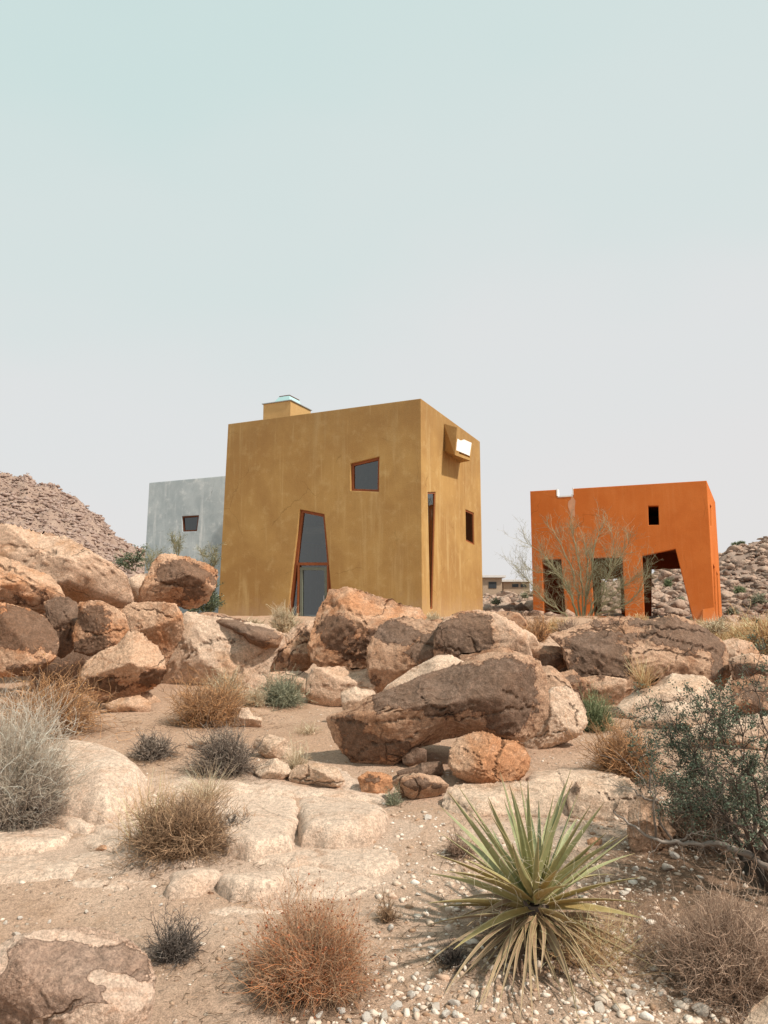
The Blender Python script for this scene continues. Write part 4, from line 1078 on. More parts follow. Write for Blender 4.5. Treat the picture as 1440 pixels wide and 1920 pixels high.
# --- bedrock slabs growing out of the ground
def in_poly(x, y, P):
    ins = np.zeros(x.shape, bool); dm = np.full(x.shape, 1e9)
    for a, b_ in zip(P, np.roll(P, -1, 0)):
        c = ((a[1] > y) != (b_[1] > y)) & (x < (b_[0] - a[0]) * (y - a[1]) / (b_[1] - a[1] + 1e-12) + a[0]); ins ^= c
        e_ = b_ - a; t = np.clip(((x - a[0]) * e_[0] + (y - a[1]) * e_[1]) / (e_ @ e_ + 1e-12), 0, 1)
        dm = np.minimum(dm, np.hypot(x - a[0] - t * e_[0], y - a[1] - t * e_[1]))
    return np.where(ins, dm, -dm)
def slab(label, poly, h, w=.12, m='rock_slab', res=.012, rgh=1., seed=1, cracks=(), dome=False):
    P = np.array([gpt(*q)[:2] for q in poly]); x0, y0 = P.min(0) - .12; x1, y1 = P.max(0) + .12
    X, Y = np.meshgrid(np.arange(x0, x1, res), np.arange(y0, y1, res), indexing='ij')
    q3 = np.stack([X, Y, 0 * X + seed * 7.7], -1)
    wx = .035 * fbm(q3 * 4, 3); wy = .035 * fbm(q3 * 4 + 50, 3)
    d = in_poly(X + wx, Y + wy, P)
    t = np.clip(d / w, -1, 1); prof = np.where(t > 0, np.sqrt(np.clip(1 - (1 - t) ** 2, 0, 1)), t * .9)
    broad = np.clip(d / max(w, d.max()), 0, 1)
    yf = np.clip((y1 - .12 - Y) / max(y1 - y0 - .24, .05), 0, 1)
    hh_ = h if dome else h * (.22 + .95 * sst(yf, .0, .85))
    joint = np.abs(pn(q3 * np.array([.9, 1.5, 1]) + 33) + .05 * pn(q3 * 9)); joint = np.exp(-(joint / .009) ** 2) * np.clip(.5 + 1.5 * pn(q3 * 2 + 5), 0, 1) * (0 if dome else 1)
    Z = gh(X, Y, False) - .012 + hh_ * (prof * .80 + .20 * broad) - .007 * joint * (d > .05) + rgh * (.012 * fbm(q3 * 2.5, 4) + .004 * fbm(q3 * 16, 3)) * (t > -.2)
    ck = .8 * joint * (d > .03)
    for ln in cracks:
        L = np.array([gpt(*q)[:2] for q in ln]); dm = np.full(X.shape, 1e9); jx = .05 * fbm(q3 * 5, 4, .6); jy = .05 * fbm(q3 * 5 + 20, 4, .6)
        for a, b_ in zip(L[:-1], L[1:]):
            e_ = b_ - a; tt = np.clip(((X + jx - a[0]) * e_[0] + (Y + jy - a[1]) * e_[1]) / (e_ @ e_), 0, 1); dm = np.minimum(dm, np.hypot(X + jx - a[0] - tt * e_[0], Y + jy - a[1] - tt * e_[1]))
        ck = np.maximum(ck, np.exp(-(dm / .008) ** 2) * np.clip(.6 + 1.3 * pn(q3 * 3 + 70), 0, 1))
    Z = Z - ck * .009
    V = np.stack([X, Y, Z], -1).reshape(-1, 3); nx, ny = X.shape
    keep = (d > -.06); i_, j_ = np.meshgrid(np.arange(nx - 1), np.arange(ny - 1), indexing='ij')
    k = keep[:-1, :-1] & keep[1:, :-1] & keep[:-1, 1:] & keep[1:, 1:]; b0 = (i_ * ny + j_)[k]
    f = np.stack([b0, b0 + ny, b0 + ny + 1, b0 + 1], -1)
    u_, inv = np.unique(f, return_inverse=True); V = V[u_]; f = inv.reshape(f.shape)
    o = mk('rock_slab', V, f, M[m], (P[:, 0].mean(), P[:, 1].mean(), float(V[:, 2].min())), None, {'varnish': np.zeros(len(V)) - .15, 'crack': ck.ravel()[u_] * .7}, True)
    return tag(o, label, 'rock slab')
slab('large smooth pale slab beside the frosted bush', [(60,1440),(95,1425),(150,1420),(205,1425),(250,1445),(284,1475),(270,1505),(240,1535),(200,1552),(150,1548),(110,1535),(70,1515),(45,1480)], .26, .30, seed=1, dome=True, cracks=[[(120,1450),(170,1440),(215,1455)]])
slab('cracked low slab at the left edge', [(-120,1556),(0,1552),(60,1548),(112,1548),(137,1562),(128,1584),(80,1600),(0,1606),(-120,1606)], .07, .07, seed=2, cracks=[[(-40,1590),(40,1575),(130,1570)]])
slab('small triangular slab piece beneath the frosted bush', [(-60,1545),(10,1530),(45,1515),(80,1510),(95,1522),(98,1543),(60,1545),(0,1549)], .06, .06, seed=3)
slab('wedge shaped slab piece under the large smooth slab', [(94,1516),(120,1530),(160,1548),(188,1553),(170,1566),(130,1562),(103,1546)], .05, .05, seed=4)
slab('little flat slab beside the brown mound bush', [(142,1560),(180,1555),(225,1552),(245,1570),(225,1590),(190,1592),(145,1578)], .04, .06, seed=5)
slab('flat slab sheet below the cracked slab at the left edge', [(110,1600),(170,1588),(220,1600),(230,1625),(150,1640),(100,1625)], .02, .1, seed=12)
slab('pale slab left of its crack in the middle of the slope', [(400,1510),(440,1488),(490,1482),(540,1486),(558,1500),(560,1530),(558,1575),(556,1606),(480,1618),(420,1606),(385,1560)], .12, .07, seed=6, cracks=[[(470,1510),(500,1545),(555,1560)]])
slab('pale slab right of its crack in the middle of the slope', [(561,1503),(580,1495),(620,1494),(680,1502),(715,1515),(729,1532),(715,1560),(690,1585),(620,1596),(568,1590),(562,1540)], .15, .09, seed=7, cracks=[[(566,1552),(620,1545),(690,1555)],[(600,1500),(640,1530),(720,1545)]])
slab('low rounded bedrock hump in the sand, left one of two', [(308,1668),(316,1645),(345,1630),(375,1625),(405,1630),(414,1645),(410,1672),(370,1684),(320,1688)], .085, .08, seed=8)
slab('low rounded bedrock hump in the sand with a rough broken lip', [(412,1672),(418,1645),(445,1635),(480,1632),(520,1638),(535,1660),(525,1690),(490,1702),(440,1694)], .11, .05, seed=9, rgh=1.5, cracks=[[(418,1662),(450,1668),(490,1682),(520,1690)]])
slab('flat bedrock sheet emerging right of the rough hump', [(300,1618),(420,1600),(560,1600),(660,1612),(720,1635),(715,1665),(640,1690),(545,1690),(540,1650),(500,1628),(420,1625),(330,1625)], .035, .12, seed=10)
slab('low streaked slab between the round boulder and the yucca blocks', [(985,1462),(1000,1448),(1045,1438),(1100,1442),(1150,1452),(1180,1465),(1150,1485),(1060,1492),(990,1492)], .10, .12, 'rock_pale', seed=11, cracks=[[(1020,1455),(1045,1465),(1055,1488)]])
slab('thin pale slab sheet left of the brown mound bush', [(225,1500),(300,1490),(340,1500),(330,1530),(260,1545),(215,1530)], .03, .08, seed=13)
slab('broad low slab between the two bedrock humps and the brown mound bush', [(440,1612),(540,1608),(640,1585),(700,1592),(712,1618),(640,1625),(560,1622),(470,1626)], .03, .1, seed=15)
slab('wide pale bedrock sheet sloping down from the two cracked slabs', [(480,1612),(560,1585),(660,1580),(735,1590),(745,1625),(700,1650),(600,1640),(520,1628)], .05, .08, seed=17)
slab('low bedrock sheet at the left edge above the bare sand', [(-120,1612),(20,1600),(110,1600),(160,1618),(140,1650),(40,1662),(-120,1660)], .03, .1, seed=18)
slab('pale bedrock shelf between the smooth slab and the brown mound bush', [(180,1545),(240,1530),(290,1500),(330,1500),(300,1560),(250,1600),(190,1600)], .05, .08, seed=19)
slab('pale bedrock shelf behind the brown mound bush', [(290,1470),(360,1450),(440,1465),(480,1480),(420,1495),(330,1500),(285,1490)], .05, .08, seed=20)
slab('broad pale bedrock apron joining the slabs below the small white rocks', [(395,1470),(470,1462),(560,1470),(650,1478),(720,1492),(730,1510),(640,1500),(560,1500),(470,1492),(400,1495)], .05, .08, seed=21)
slab('pale bedrock skirt around the large smooth slab', [(200,1560),(260,1530),(300,1540),(400,1600),(380,1630),(300,1630),(210,1612)], .035, .1, seed=22)
slab('pale bedrock sheet sinking into the sand behind the charcoal bush', [(310,1690),(420,1695),(520,1700),(600,1695),(560,1715),(430,1725),(320,1715)], .02, .1, seed=23)
slab('thin bedrock sheet left of the humps', [(120,1648),(220,1630),(300,1635),(305,1660),(240,1675),(150,1672)], .02, .12, seed=16)
slab('flat pale sheet of rock under the thin pale weed', [(560,1468),(640,1480),(720,1500),(735,1485),(690,1470),(640,1440),(600,1425),(555,1440)], .03, .1, seed=14)
rock('big foreground boulder with brown peeling crust at lower left', [(-90,1800),(-40,1785),(0,1775),(25,1760),(75,1743),(150,1733),(200,1738),(250,1760),(280,1790),(291,1830),(289,1875),(280,1920),(262,1990),(100,2060),(-90,2040)],
     3.0, .65, 'rock_front', [(100,1825,130,75,.75),(235,1800,50,50,.5),(130,1745,130,20,-1.2),(185,1835,34,16,-1.1),(225,1850,30,22,-1.1),(205,1868,22,12,-.8),(120,1915,60,14,-1.0),(165,1898,30,16,-.9),(60,1870,20,12,-.7),(200,1905,40,20,-.7),(262,1890,26,40,-1.0),(5,1810,16,22,-.9),(30,1890,80,50,.5)], [], 7, cuts=0, rough=.5, p=2.4)
rock('pinkish boulder corner at the lower right edge', [(1385,1960),(1393,1915),(1412,1888),(1445,1865),(1500,1858),(1540,1940),(1480,2010),(1400,2000)], 2.75, .65, P_, [], [], 6, cuts=0, rough=.6)
# --- small pale rocks, mid left
rock('white layered rock near the dark slab', [(540,1460),(546,1446),(556,1435),(590,1429),(633,1440),(646,1462),(641,1478),(590,1478),(552,1471)], None, .7, P_, [(590,1450,60,30,-.5)], [(2,[(545,1462),(590,1466),(640,1468)]),[(575,1432),(580,1450),(560,1470)]], 6, strata=4)
rock('smooth grey stone left of the white layered rock', [(477,1450),(482,1436),(500,1424),(520,1421),(540,1432),(548,1450),(530,1463),(495,1464)], None, .7, P_, [(510,1445,40,25,-.4)], [], 5)
rock('pale rock behind the dark twiggy bush, right side', [(475,1400),(480,1382),(505,1376),(535,1385),(548,1405),(545,1425),(500,1425)], None, .6, P_, [], [], 5)
rock('pale low rock behind the dark twiggy bush, left side', [(350,1398),(370,1384),(400,1376),(425,1380),(430,1400),(400,1410),(360,1408)], None, .6, P_, [], [], 5)
rock('bright white rock behind the dark twiggy bush', [(445,1345),(452,1328),(465,1326),(475,1342),(491,1346),(490,1362),(465,1368),(448,1362)], None, .7, P_, [(470,1348,40,30,-.8)], [], 5)
for k, (q, l) in enumerate([
    ([(178,1592),(190,1584),(206,1586),(208,1597),(190,1600)], 'small brown stone below the brown mound bush'),
    ([(384,1680),(392,1671),(401,1673),(402,1683),(390,1685)], 'rusty pebble on the bedrock hump'),
    ([(612,1577),(622,1573),(632,1577),(630,1582),(616,1582)], 'little brown stone on the sand sheet'),
    ([(1100,1575),(1115,1568),(1130,1574),(1128,1588),(1104,1590)], 'grey stone at the foot of the streaked block')]):
    rock(l, q, None, .7, W_, [], [], 4, name='stone')

# ================================================================== FAR BOULDERS
def proto_rock(seed, sub=3):
    rs = np.random.RandomState(seed); U, Fc = ico(sub)
    s = (np.abs(U) ** 2.8).sum(1) ** (1 / 2.8); q = U / s[:, None]
    pl = [(rs.normal(size=3), rs.uniform(.42, .75)) for _ in range(10)]
    q = softcut(q, pl, .015) * np.array([1, rs.uniform(.7, 1), rs.uniform(.5, .8)])
    q = q + U * (.1 * fbm(q * 1.6 + seed, 3) + .03 * fbm(q * 6 + seed, 2))[:, None]
    return q, Fc
PRO = []
for s_ in range(8):
    q, Fc = proto_rock(100 + s_)
    me_o = mk('far_boulder', q, Fc, M['rock_far'], (0, 0, 0), None, {'varnish': .35 * sst(q[:, 2], -.6, .3) * (s_ % 3) * .6 + 0 * q[:, 0], 'crack': 0 * q[:, 0]}, True)
    PRO.append(me_o)
def scatter_far(name, rects, count, label, group, smin, smax, rs):
    out = 0; tries = 0; used = set()
    while out < count and tries < count * 30:
        tries += 1
        px0, px1, y0, y1, wgt = rects[rs.randint(len(rects))]
        px = rs.uniform(px0, px1); Y = math.exp(rs.uniform(math.log(y0), math.log(y1)))
        x = (px - 720) / F * Y * CT; z = float(gh(x, Y))
        s = math.exp(rs.uniform(math.log(smin), math.log(smax))) * (Y / 40) ** .5
        k = rs.randint(len(PRO))
        # keep clear of the houses
        if in_house(x, Y, s + .3): continue
        if PRO[k] is not None and k not in used: o = PRO[k]; used.add(k)
        else: o = PRO[k].copy(); COL.objects.link(o)
        o.name = name; o.scale = (s * rs.uniform(.8, 1.35), s * rs.uniform(.8, 1.2), s * rs.uniform(.7, 1.25))
        o.rotation_euler = (rs.uniform(-.3, .3), rs.uniform(-.3, .3), rs.uniform(0, 6.28)); o.location = (x, Y, z + s * .12)
        tag(o, label, 'boulder', group); out += 1
def in_house(x, y, m):
    for (a, b_, c, d) in ((A_, L_, B_, R_), (A2, L2_, B2_, R2_), (L3, R3, C3, B3)):
        P = np.array([a[:2], b_[:2], c[:2], d[:2]]); cc = P.mean(0); inside = True
        for i in range(4):
            e = P[(i + 1) % 4] - P[i]; nn = np.array([e[1], -e[0]]) / np.linalg.norm(e)
            if nn @ (cc - P[i]) > 0: nn = -nn
            if nn @ (np.array([x, y]) - P[i]) > m: inside = False
        if inside: return True
    return False
rsf = np.random.RandomState(3)
scatter_far('far_boulder', [(885, 1015, 30, 62, 1)], 75, 'weathered boulder in the field between the yellow and orange houses', 'boulders between the yellow and orange houses', .22, .75, rsf)
scatter_far('far_boulder', [(1180, 1310, 34, 66, 1)], 75, 'boulder on the slope seen through the orange archway', 'boulders behind the orange house', .2, .7, rsf)
scatter_far('far_boulder', [(1345, 1500, 24, 66, 1)], 120, 'boulder on the rocky hillside right of the orange house', 'boulders on the right hillside', .17, .6, rsf)
scatter_far('far_boulder', [(330, 400, 30, 45, 1)], 6, 'boulder in the brush behind the perched rock', 'boulders behind the perched rock', .3, .6, rsf)
# small rubble on the hills: far too many to count
def rubble(name, regions, cnt, smin, smax, material, rs, subd=1, rise=.25, dens=None, tr=(0, 1)):
    U, Fc = ico(subd); Vs, Fs, T = [], [], []; o = 0
    for px0, px1, y0, y1, c in regions:
        px = rs.uniform(px0, px1, c); Y = np.exp(rs.uniform(math.log(y0), math.log(y1), c)); x = (px - 720) / F * Y * CT
        ok = np.array([not in_house(a, b_, .5) for a, b_ in zip(x, Y)]) if y1 < 70 and y0 > 18 else np.ones(c, bool)
        if dens is not None: ok &= rs.rand(c) < dens(x, Y)
        x, Y = x[ok], Y[ok]; c = len(x)
        z = gh(x, Y); s = np.exp(rs.uniform(math.log(smin), math.log(smax), c) * 1.0)
        s = smin * (smax / smin) ** (rs.rand(c) ** 2.4)
        sc = s[:, None] * rs.uniform(.5, 1.5, (c, 3)) * np.array([1, 1, .6])
        an = rs.uniform(0, 6.28, c); ca, sa = np.cos(an), np.sin(an)
        q = U[None] * (1 + rs.uniform(-.38, .38, (c, len(U), 1))) * sc[:, None]
        X = q[..., 0] * ca[:, None] - q[..., 1] * sa[:, None]; Yy = q[..., 0] * sa[:, None] + q[..., 1] * ca[:, None]
        V = np.stack([X + x[:, None], Yy + Y[:, None], q[..., 2] + (z + s * rise)[:, None]], -1).reshape(-1, 3)
        f = (Fc[None] + (np.arange(c) * len(U))[:, None, None]).reshape(-1, 3) + o
        Vs.append(V); Fs.append(f); o += len(V); T.append(np.repeat(tr[0] + (tr[1] - tr[0]) * rs.rand(c), len(U)))
    V = np.concatenate(Vs)
    return mk(name, V, np.concatenate(Fs), material, (0, 0, 0), None, {'tint': np.concatenate(T), 'varnish': np.concatenate(T) * .4, 'crack': np.zeros(len(V))})
tag(rubble('hillside_rubble', [(-500, 330, 46, 112, 38000)], 0, .07, .36, M['rock_hill'], rsf), 'countless tan rocks covering the distant hill on the left', 'rubble', None, 'stuff')
tag(rubble('slope_rubble', [(870, 1900, 28, 68, 11000)], 0, .07, .36, M['rock_far'], rsf), 'countless small rocks strewn over the slope behind the houses', 'rubble', None, 'stuff')

# ================================================================== VEGETATION
def h3(r_, g_, b_):    # sRGB 0-255 to linear
    f_ = lambda c: ((c / 255 + .055) / 1.055) ** 2.4 if c > 10 else c / 255 / 12.92
    return (f_(r_), f_(g_), f_(b_))
M['tw_rust'] = twig_mat('rust_twigs', (.15, .085, .05), (.50, .27, .125), (.17, .11, .07), (.40, .25, .15))
M['tw_redb'] = twig_mat('red_brown_twigs', (.46, .37, .28), (.40, .165, .07), (.24, .17, .12), (.56, .38, .23))
M['tw_gold'] = twig_mat('golden_straw', (0.408, 0.240, 0.108), (0.720, 0.504, 0.288), (0.360, 0.204, 0.096), (0.600, 0.372, 0.180))
M['tw_straw'] = twig_mat('pale_straw', (.42, .30, .18), (.62, .50, .35), (.32, .22, .13), (.5, .37, .24))
M['tw_white'] = twig_mat('frosted_twigs', (.26, .21, .165), (.70, .585, .46), (.12, .092, .075), (.54, .44, .34))
M['tw_grey'] = twig_mat('grey_dead_twigs', (0.064, 0.052, 0.042), (0.311, 0.246, 0.194), (0.046, 0.035, 0.030), (0.155, 0.117, 0.094))
M['tw_dgrey'] = twig_mat('charcoal_twigs', (0.048, 0.042, 0.037), (0.205, 0.167, 0.139), (0.034, 0.027, 0.026), (0.096, 0.078, 0.067))
M['tw_brown'] = twig_mat('brown_twigs', (.12, .075, .05), (.42, .27, .16), (.09, .055, .04), (.27, .175, .105))
M['tw_umber'] = twig_mat('umber_twigs', (.17, .115, .085), (.46, .32, .23), (.11, .075, .058), (.32, .21, .145))
M['tw_sage'] = twig_mat('sage_twigs', (0.117, 0.104, 0.072), (0.364, 0.364, 0.247), (0.078, 0.078, 0.052), (0.221, 0.234, 0.156))
M['tw_green'] = twig_mat('green_twigs', (0.096, 0.102, 0.048), (0.240, 0.276, 0.144), (0.060, 0.072, 0.036), (0.132, 0.168, 0.084))
M['tw_litter'] = twig_mat('litter_twigs', (.14, .085, .05), (.30, .2, .13), (.08, .05, .03), (.4, .3, .2))
M['verde'] = twig_mat('palo_verde_bark', (.21, .20, .12), (.36, .33, .21), (.15, .15, .085), (.26, .25, .15))
M['bark'] = twig_mat('dark_bark', (.07, .052, .042), (.12, .09, .07), (.05, .04, .03), (.16, .12, .1))
M['deadwood'] = twig_mat('bleached_deadwood', (.17, .135, .11), (.40, .34, .29), (.13, .10, .085), (.3, .25, .2))
M['leaf'] = twig_mat('small_green_leaves', (.085, .105, .07), (.13, .155, .105), (.05, .065, .045), (.09, .11, .075))
M['leaf_far'] = twig_mat('grey_green_leaves', (.10, .13, .09), (.17, .2, .14), (.06, .085, .06), (.12, .15, .1))
M['seed'] = twig_mat('rust_seed_heads', (.24, .08, .03), (.30, .10, .045), (.12, .04, .02), (.16, .06, .03))
M['seed_gold'] = twig_mat('golden_seed_heads', (.5, .28, .1), (.55, .32, .13), (.3, .14, .05), (.38, .2, .08))

# left side
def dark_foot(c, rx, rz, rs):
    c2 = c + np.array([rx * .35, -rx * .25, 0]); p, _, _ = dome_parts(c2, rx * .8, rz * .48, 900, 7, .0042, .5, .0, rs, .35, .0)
    return [('shade_twigs', M['tw_grey'], p)]  # dark dead twigs added to deepen the shade at the bush's lower right
bush('frosted_bush', 'large frosty white bush with a dark shaded foot at the left edge', -5, 1545, 225, 245, M['tw_white'], 3800, 9, .0034, .32, .0, .22, seed=3, lo=.0, extra=dark_foot)
bush('buckwheat', 'rusty dried buckwheat with tiny seed heads under the left boulders', 70, 1385, 270, 130, M['tw_rust'], 900, 7, .0055, .5, -.05, .35, seeds=(M['seed_gold'], 900, .007), seed=4)
bush('rust_bush', 'golden rust bush below the wide leaning slab', 385, 1365, 190, 105, M['tw_rust'], 800, 8, .006, .45, .05, .35, seed=5)
bush('straw_grass', 'pale golden grass rising behind the rust bush', 420, 1320, 130, 75, M['tw_straw'], 380, 4, .006, .25, .1, .6, seed=35)
bush('grey_bush', 'soft pale grey bush left of the olive one', 474, 1325, 60, 55, M['tw_straw'], 300, 7, .005, .5, .1, .3, seed=6)
bush('olive_bush', 'olive green bush in front of the low tan block', 530, 1325, 110, 70, M['tw_sage'], 500, 9, .0055, .5, .1, .3, seed=7)
bush('grey_twig_bush', 'small dark grey bush alone on the sand left of centre', 281, 1425, 102, 60, M['tw_grey'], 420, 9, .005, .55, .1, .3, seed=8)
bush('grey_twig_bush', 'wide dark grey twiggy bush in the middle of the slope', 425, 1455, 155, 115, M['tw_grey'], 620, 9, .005, .55, .15, .3, seed=9)
bush('pale_weed', 'wispy pale green weed between the dark bush and the white rock', 553, 1450, 75, 85, M['tw_straw'], 130, 4, .0035, .35, .2, .6, seed=10, litter=.3)
tuft('grass_tuft', 'small pale grass tuft behind the brown mound bush', 388, 1500, 75, M['tw_straw'], 150, .7, .0035, -.4, rpx=9)
tuft('grass_tuft', 'reddish grass tuft left of the brown mound bush', 222, 1525, 42, M['tw_rust'], 160, .9, .003, -.3, rpx=10)
tuft('grass_tuft', 'tiny straw tuft right of the olive bush', 580, 1375, 30, M['tw_straw'], 120, .8, .004, -.4, rpx=10)
bush('mound_bush', 'broad brown mound bush on the sand left of centre', 335, 1612, 225, 125, M['tw_brown'], 1300, 9, .0042, .5, .05, .35, seed=11)
tuft('straw_clump', 'upright golden straw growing out of the top of the brown mound', 290, 1585, 125, M['tw_gold'], 160, .28, .0035, -.2, rpx=22, cat='grass clump')
bush('charcoal_bush', 'small charcoal bush joined to the right end of the brown mound', 432, 1580, 66, 78, M['tw_dgrey'], 300, 8, .0042, .5, .1, .3, seed=12)
bush('thin_weed', 'thin reddish weed at the right end of the brown mound', 455, 1560, 60, 62, M['tw_rust'], 50, 4, .003, .3, .3, .7, seed=13, litter=.2)
bush('charcoal_bush', 'charcoal twiggy bush on bare sand beside the foreground boulder', 325, 1805, 112, 92, M['tw_dgrey'], 480, 9, .0032, .55, .1, .35, seed=14, litter=.5)
bush('round_rust_bush', 'round rust and grey bush with dark seed heads at bottom centre', 572, 1868, 262, 175, M['tw_redb'], 1500, 10, .0026, .38, .05, .40, seeds=(M['seed'], 2600, .0046), seed=15, lo=-.05)
bush('thin_weed', 'small upright brown weed left of the yucca', 728, 1735, 56, 92, M['tw_brown'], 90, 6, .003, .3, .3, .7, seed=16, litter=.4)
tuft('dry_weed', 'sprawling dry weed in the broken lip of the bedrock', 470, 1690, 34, M['tw_brown'], 90, 1.3, .003, -.3, rpx=6, cat='weed')
bush('tiny_bush', 'tiny olive brown bush by the stones under the slab', 737, 1512, 34, 38, M['tw_sage'], 160, 7, .004, .5, .1, .4, seed=17, litter=.4)
bush('dry_bush', 'dark dry clump behind the left leaves of the yucca', 862, 1608, 72, 68, M['tw_umber'], 220, 7, .003, .5, .1, .4, seed=18)
bush('sage_tuft', 'pale bush sprouting before the tapering doorway', 533, 1185, 82, 52, M['tw_straw'], 420, 7, .011, .3, .3, .55, Y=14.5, seed=19, litter=0)
# right side
bush('feather_bush', 'soft green feathery bush in front of the massive right boulder', 1118, 1372, 80, 85, M['tw_green'], 500, 9, .005, .35, .2, .5, seed=20)
bush('rust_bush', 'rust coloured bush left of the green shrub', 1185, 1462, 145, 125, M['tw_rust'], 900, 8, .0045, .4, .15, .5, seed=21)
bush('brown_bush', 'large hazy brown bush at the lower right edge', 1385, 1875, 300, 215, M['tw_umber'], 1500, 10, .0026, .45, .1, .40, seed=22, lo=-.05)
bush('brown_brush', 'dense brown brush under the green shrub', 1320, 1585, 190, 100, M['tw_umber'], 750, 9, .0035, .5, .1, .35, seed=23)
tuft('grass_tuft', 'straw tuft growing on the massive right boulder', 1205, 1288, 62, M['tw_gold'], 110, .45, .006, -.2, Y=8.45, rpx=6)
tuft('fine_grass', 'fine rust coloured grass around the right side of the yucca', 1110, 1790, 95, M['tw_gold'], 420, .8, .0022, -.35, rpx=38)
tuft('fine_grass', 'thin dry stems among the litter right of the yucca', 1235, 1780, 80, M['tw_umber'], 240, .8, .0022, -.2, rpx=50)
bush('dark_clump', 'low dark clump left under the yucca', 850, 1812, 78, 45, M['tw_dgrey'], 260, 7, .0028, .5, .05, .4, seed=24)
for k, (px, py, hp, l) in enumerate([(1375, 1228, 62, 'left'), (1412, 1228, 66, 'middle'), (1450, 1230, 70, 'right')]):
    bush('grass_clump', 'tall dry grass clump beside the orange house, %s of three' % {'left': 'nearest the wall', 'middle': 'middle', 'right': 'at the edge'}[l], px, py, 100, hp * 1.15, M['tw_gold'], 800, 5, .012, .25, -.1, .6, Y=15 - k, group='dry grass beside the orange house', cat='grass', seed=40 + k, litter=0)
for k, (px, py, wp, hp, Y, mm, l) in enumerate([(815, 1172, 60, 24, 17, 'tw_straw', 'low pale grass along the foot of the yellow house'), (1020, 1190, 90, 34, 17, 'tw_rust', 'rusty weeds below the left corner of the orange house'),
       (1100, 1180, 90, 28, 20, 'tw_rust', 'rusty weeds under the bare green tree'), (755, 1168, 30, 26, 16, 'tw_straw', 'pale weeds at the corner of the yellow house')]):
    bush('weed_clump', l, px, py, wp, hp, M[mm], 300, 5, .012, .35, .05, .5, Y=Y, seed=50 + k, litter=0)
for k, (px, py, wp, hp, Y, mm, l) in enumerate([(470,1178,70,20,15,'tw_straw','low straw weeds left of the pale bush by the doorway'),(860,1180,70,22,14,'tw_gold','golden weeds at the right corner of the yellow house'),(905,1176,60,22,17,'tw_rust','rusty weeds just right of the yellow house'),
       (1010,1202,80,44,12.5,'tw_rust','rusty brush filling the gap before the orange house'),(1070,1192,90,34,12.5,'tw_umber','brown brush under the bare tree, behind the massive boulder'),(1045,1186,60,30,15,'tw_gold','golden grass under the left side of the bare tree'),(1140,1176,80,24,16,'tw_rust','rusty weeds under the right side of the bare tree'),(1345,1186,80,34,13.5,'tw_straw','straw grass at the right end of the massive boulder'),(975,1172,70,26,19,'tw_umber','brown brush between the two houses'),(1200,1172,60,22,19,'tw_gold','golden grass under the orange archway'),(1310,1182,70,26,20,'tw_gold','golden grass at the right foot of the orange house'),
       (1255,1176,60,24,22,'tw_straw','pale grass inside the orange archway'),(1010,1172,50,24,22,'tw_umber','brown brush at the left foot of the orange house')]):
    bush('weed_clump', l, px, py, wp, hp, M[mm], 260, 5, .010, .35, .05, .5, Y=Y, seed=150 + k, litter=0)
# shrubs on the right hillside
for k, (px, py, hp, Y, mm) in enumerate([(1390,1112,22,38,'tw_green'),(1425,1130,24,34,'tw_sage'),(1360,1092,14,45,'tw_sage'),(1405,1070,14,50,'tw_sage'),(1375,1150,18,30,'tw_sage'),(1440,1095,18,42,'tw_green'),
      (1255,1098,16,44,'tw_green'),(1278,1130,16,38,'tw_sage'),(930,1132,14,36,'tw_sage'),(985,1120,14,44,'tw_sage'),(1365,1062,10,55,'tw_green'),(1430,1040,12,58,'tw_sage'),(1385,1040,9,60,'tw_sage')]):
    l = 'grey green shrub on the rocky slope %s' % ('right of the orange house' if px > 1340 else 'seen through the orange archway' if px > 1100 else 'between the houses')
    bush('slope_shrub', l, px, py, hp * 1.6, hp, M[mm], 130, 6, .03, .5, .1, .4, Y=Y, group='shrubs ' + l[17:], cat='shrub', seed=60 + k, litter=0)

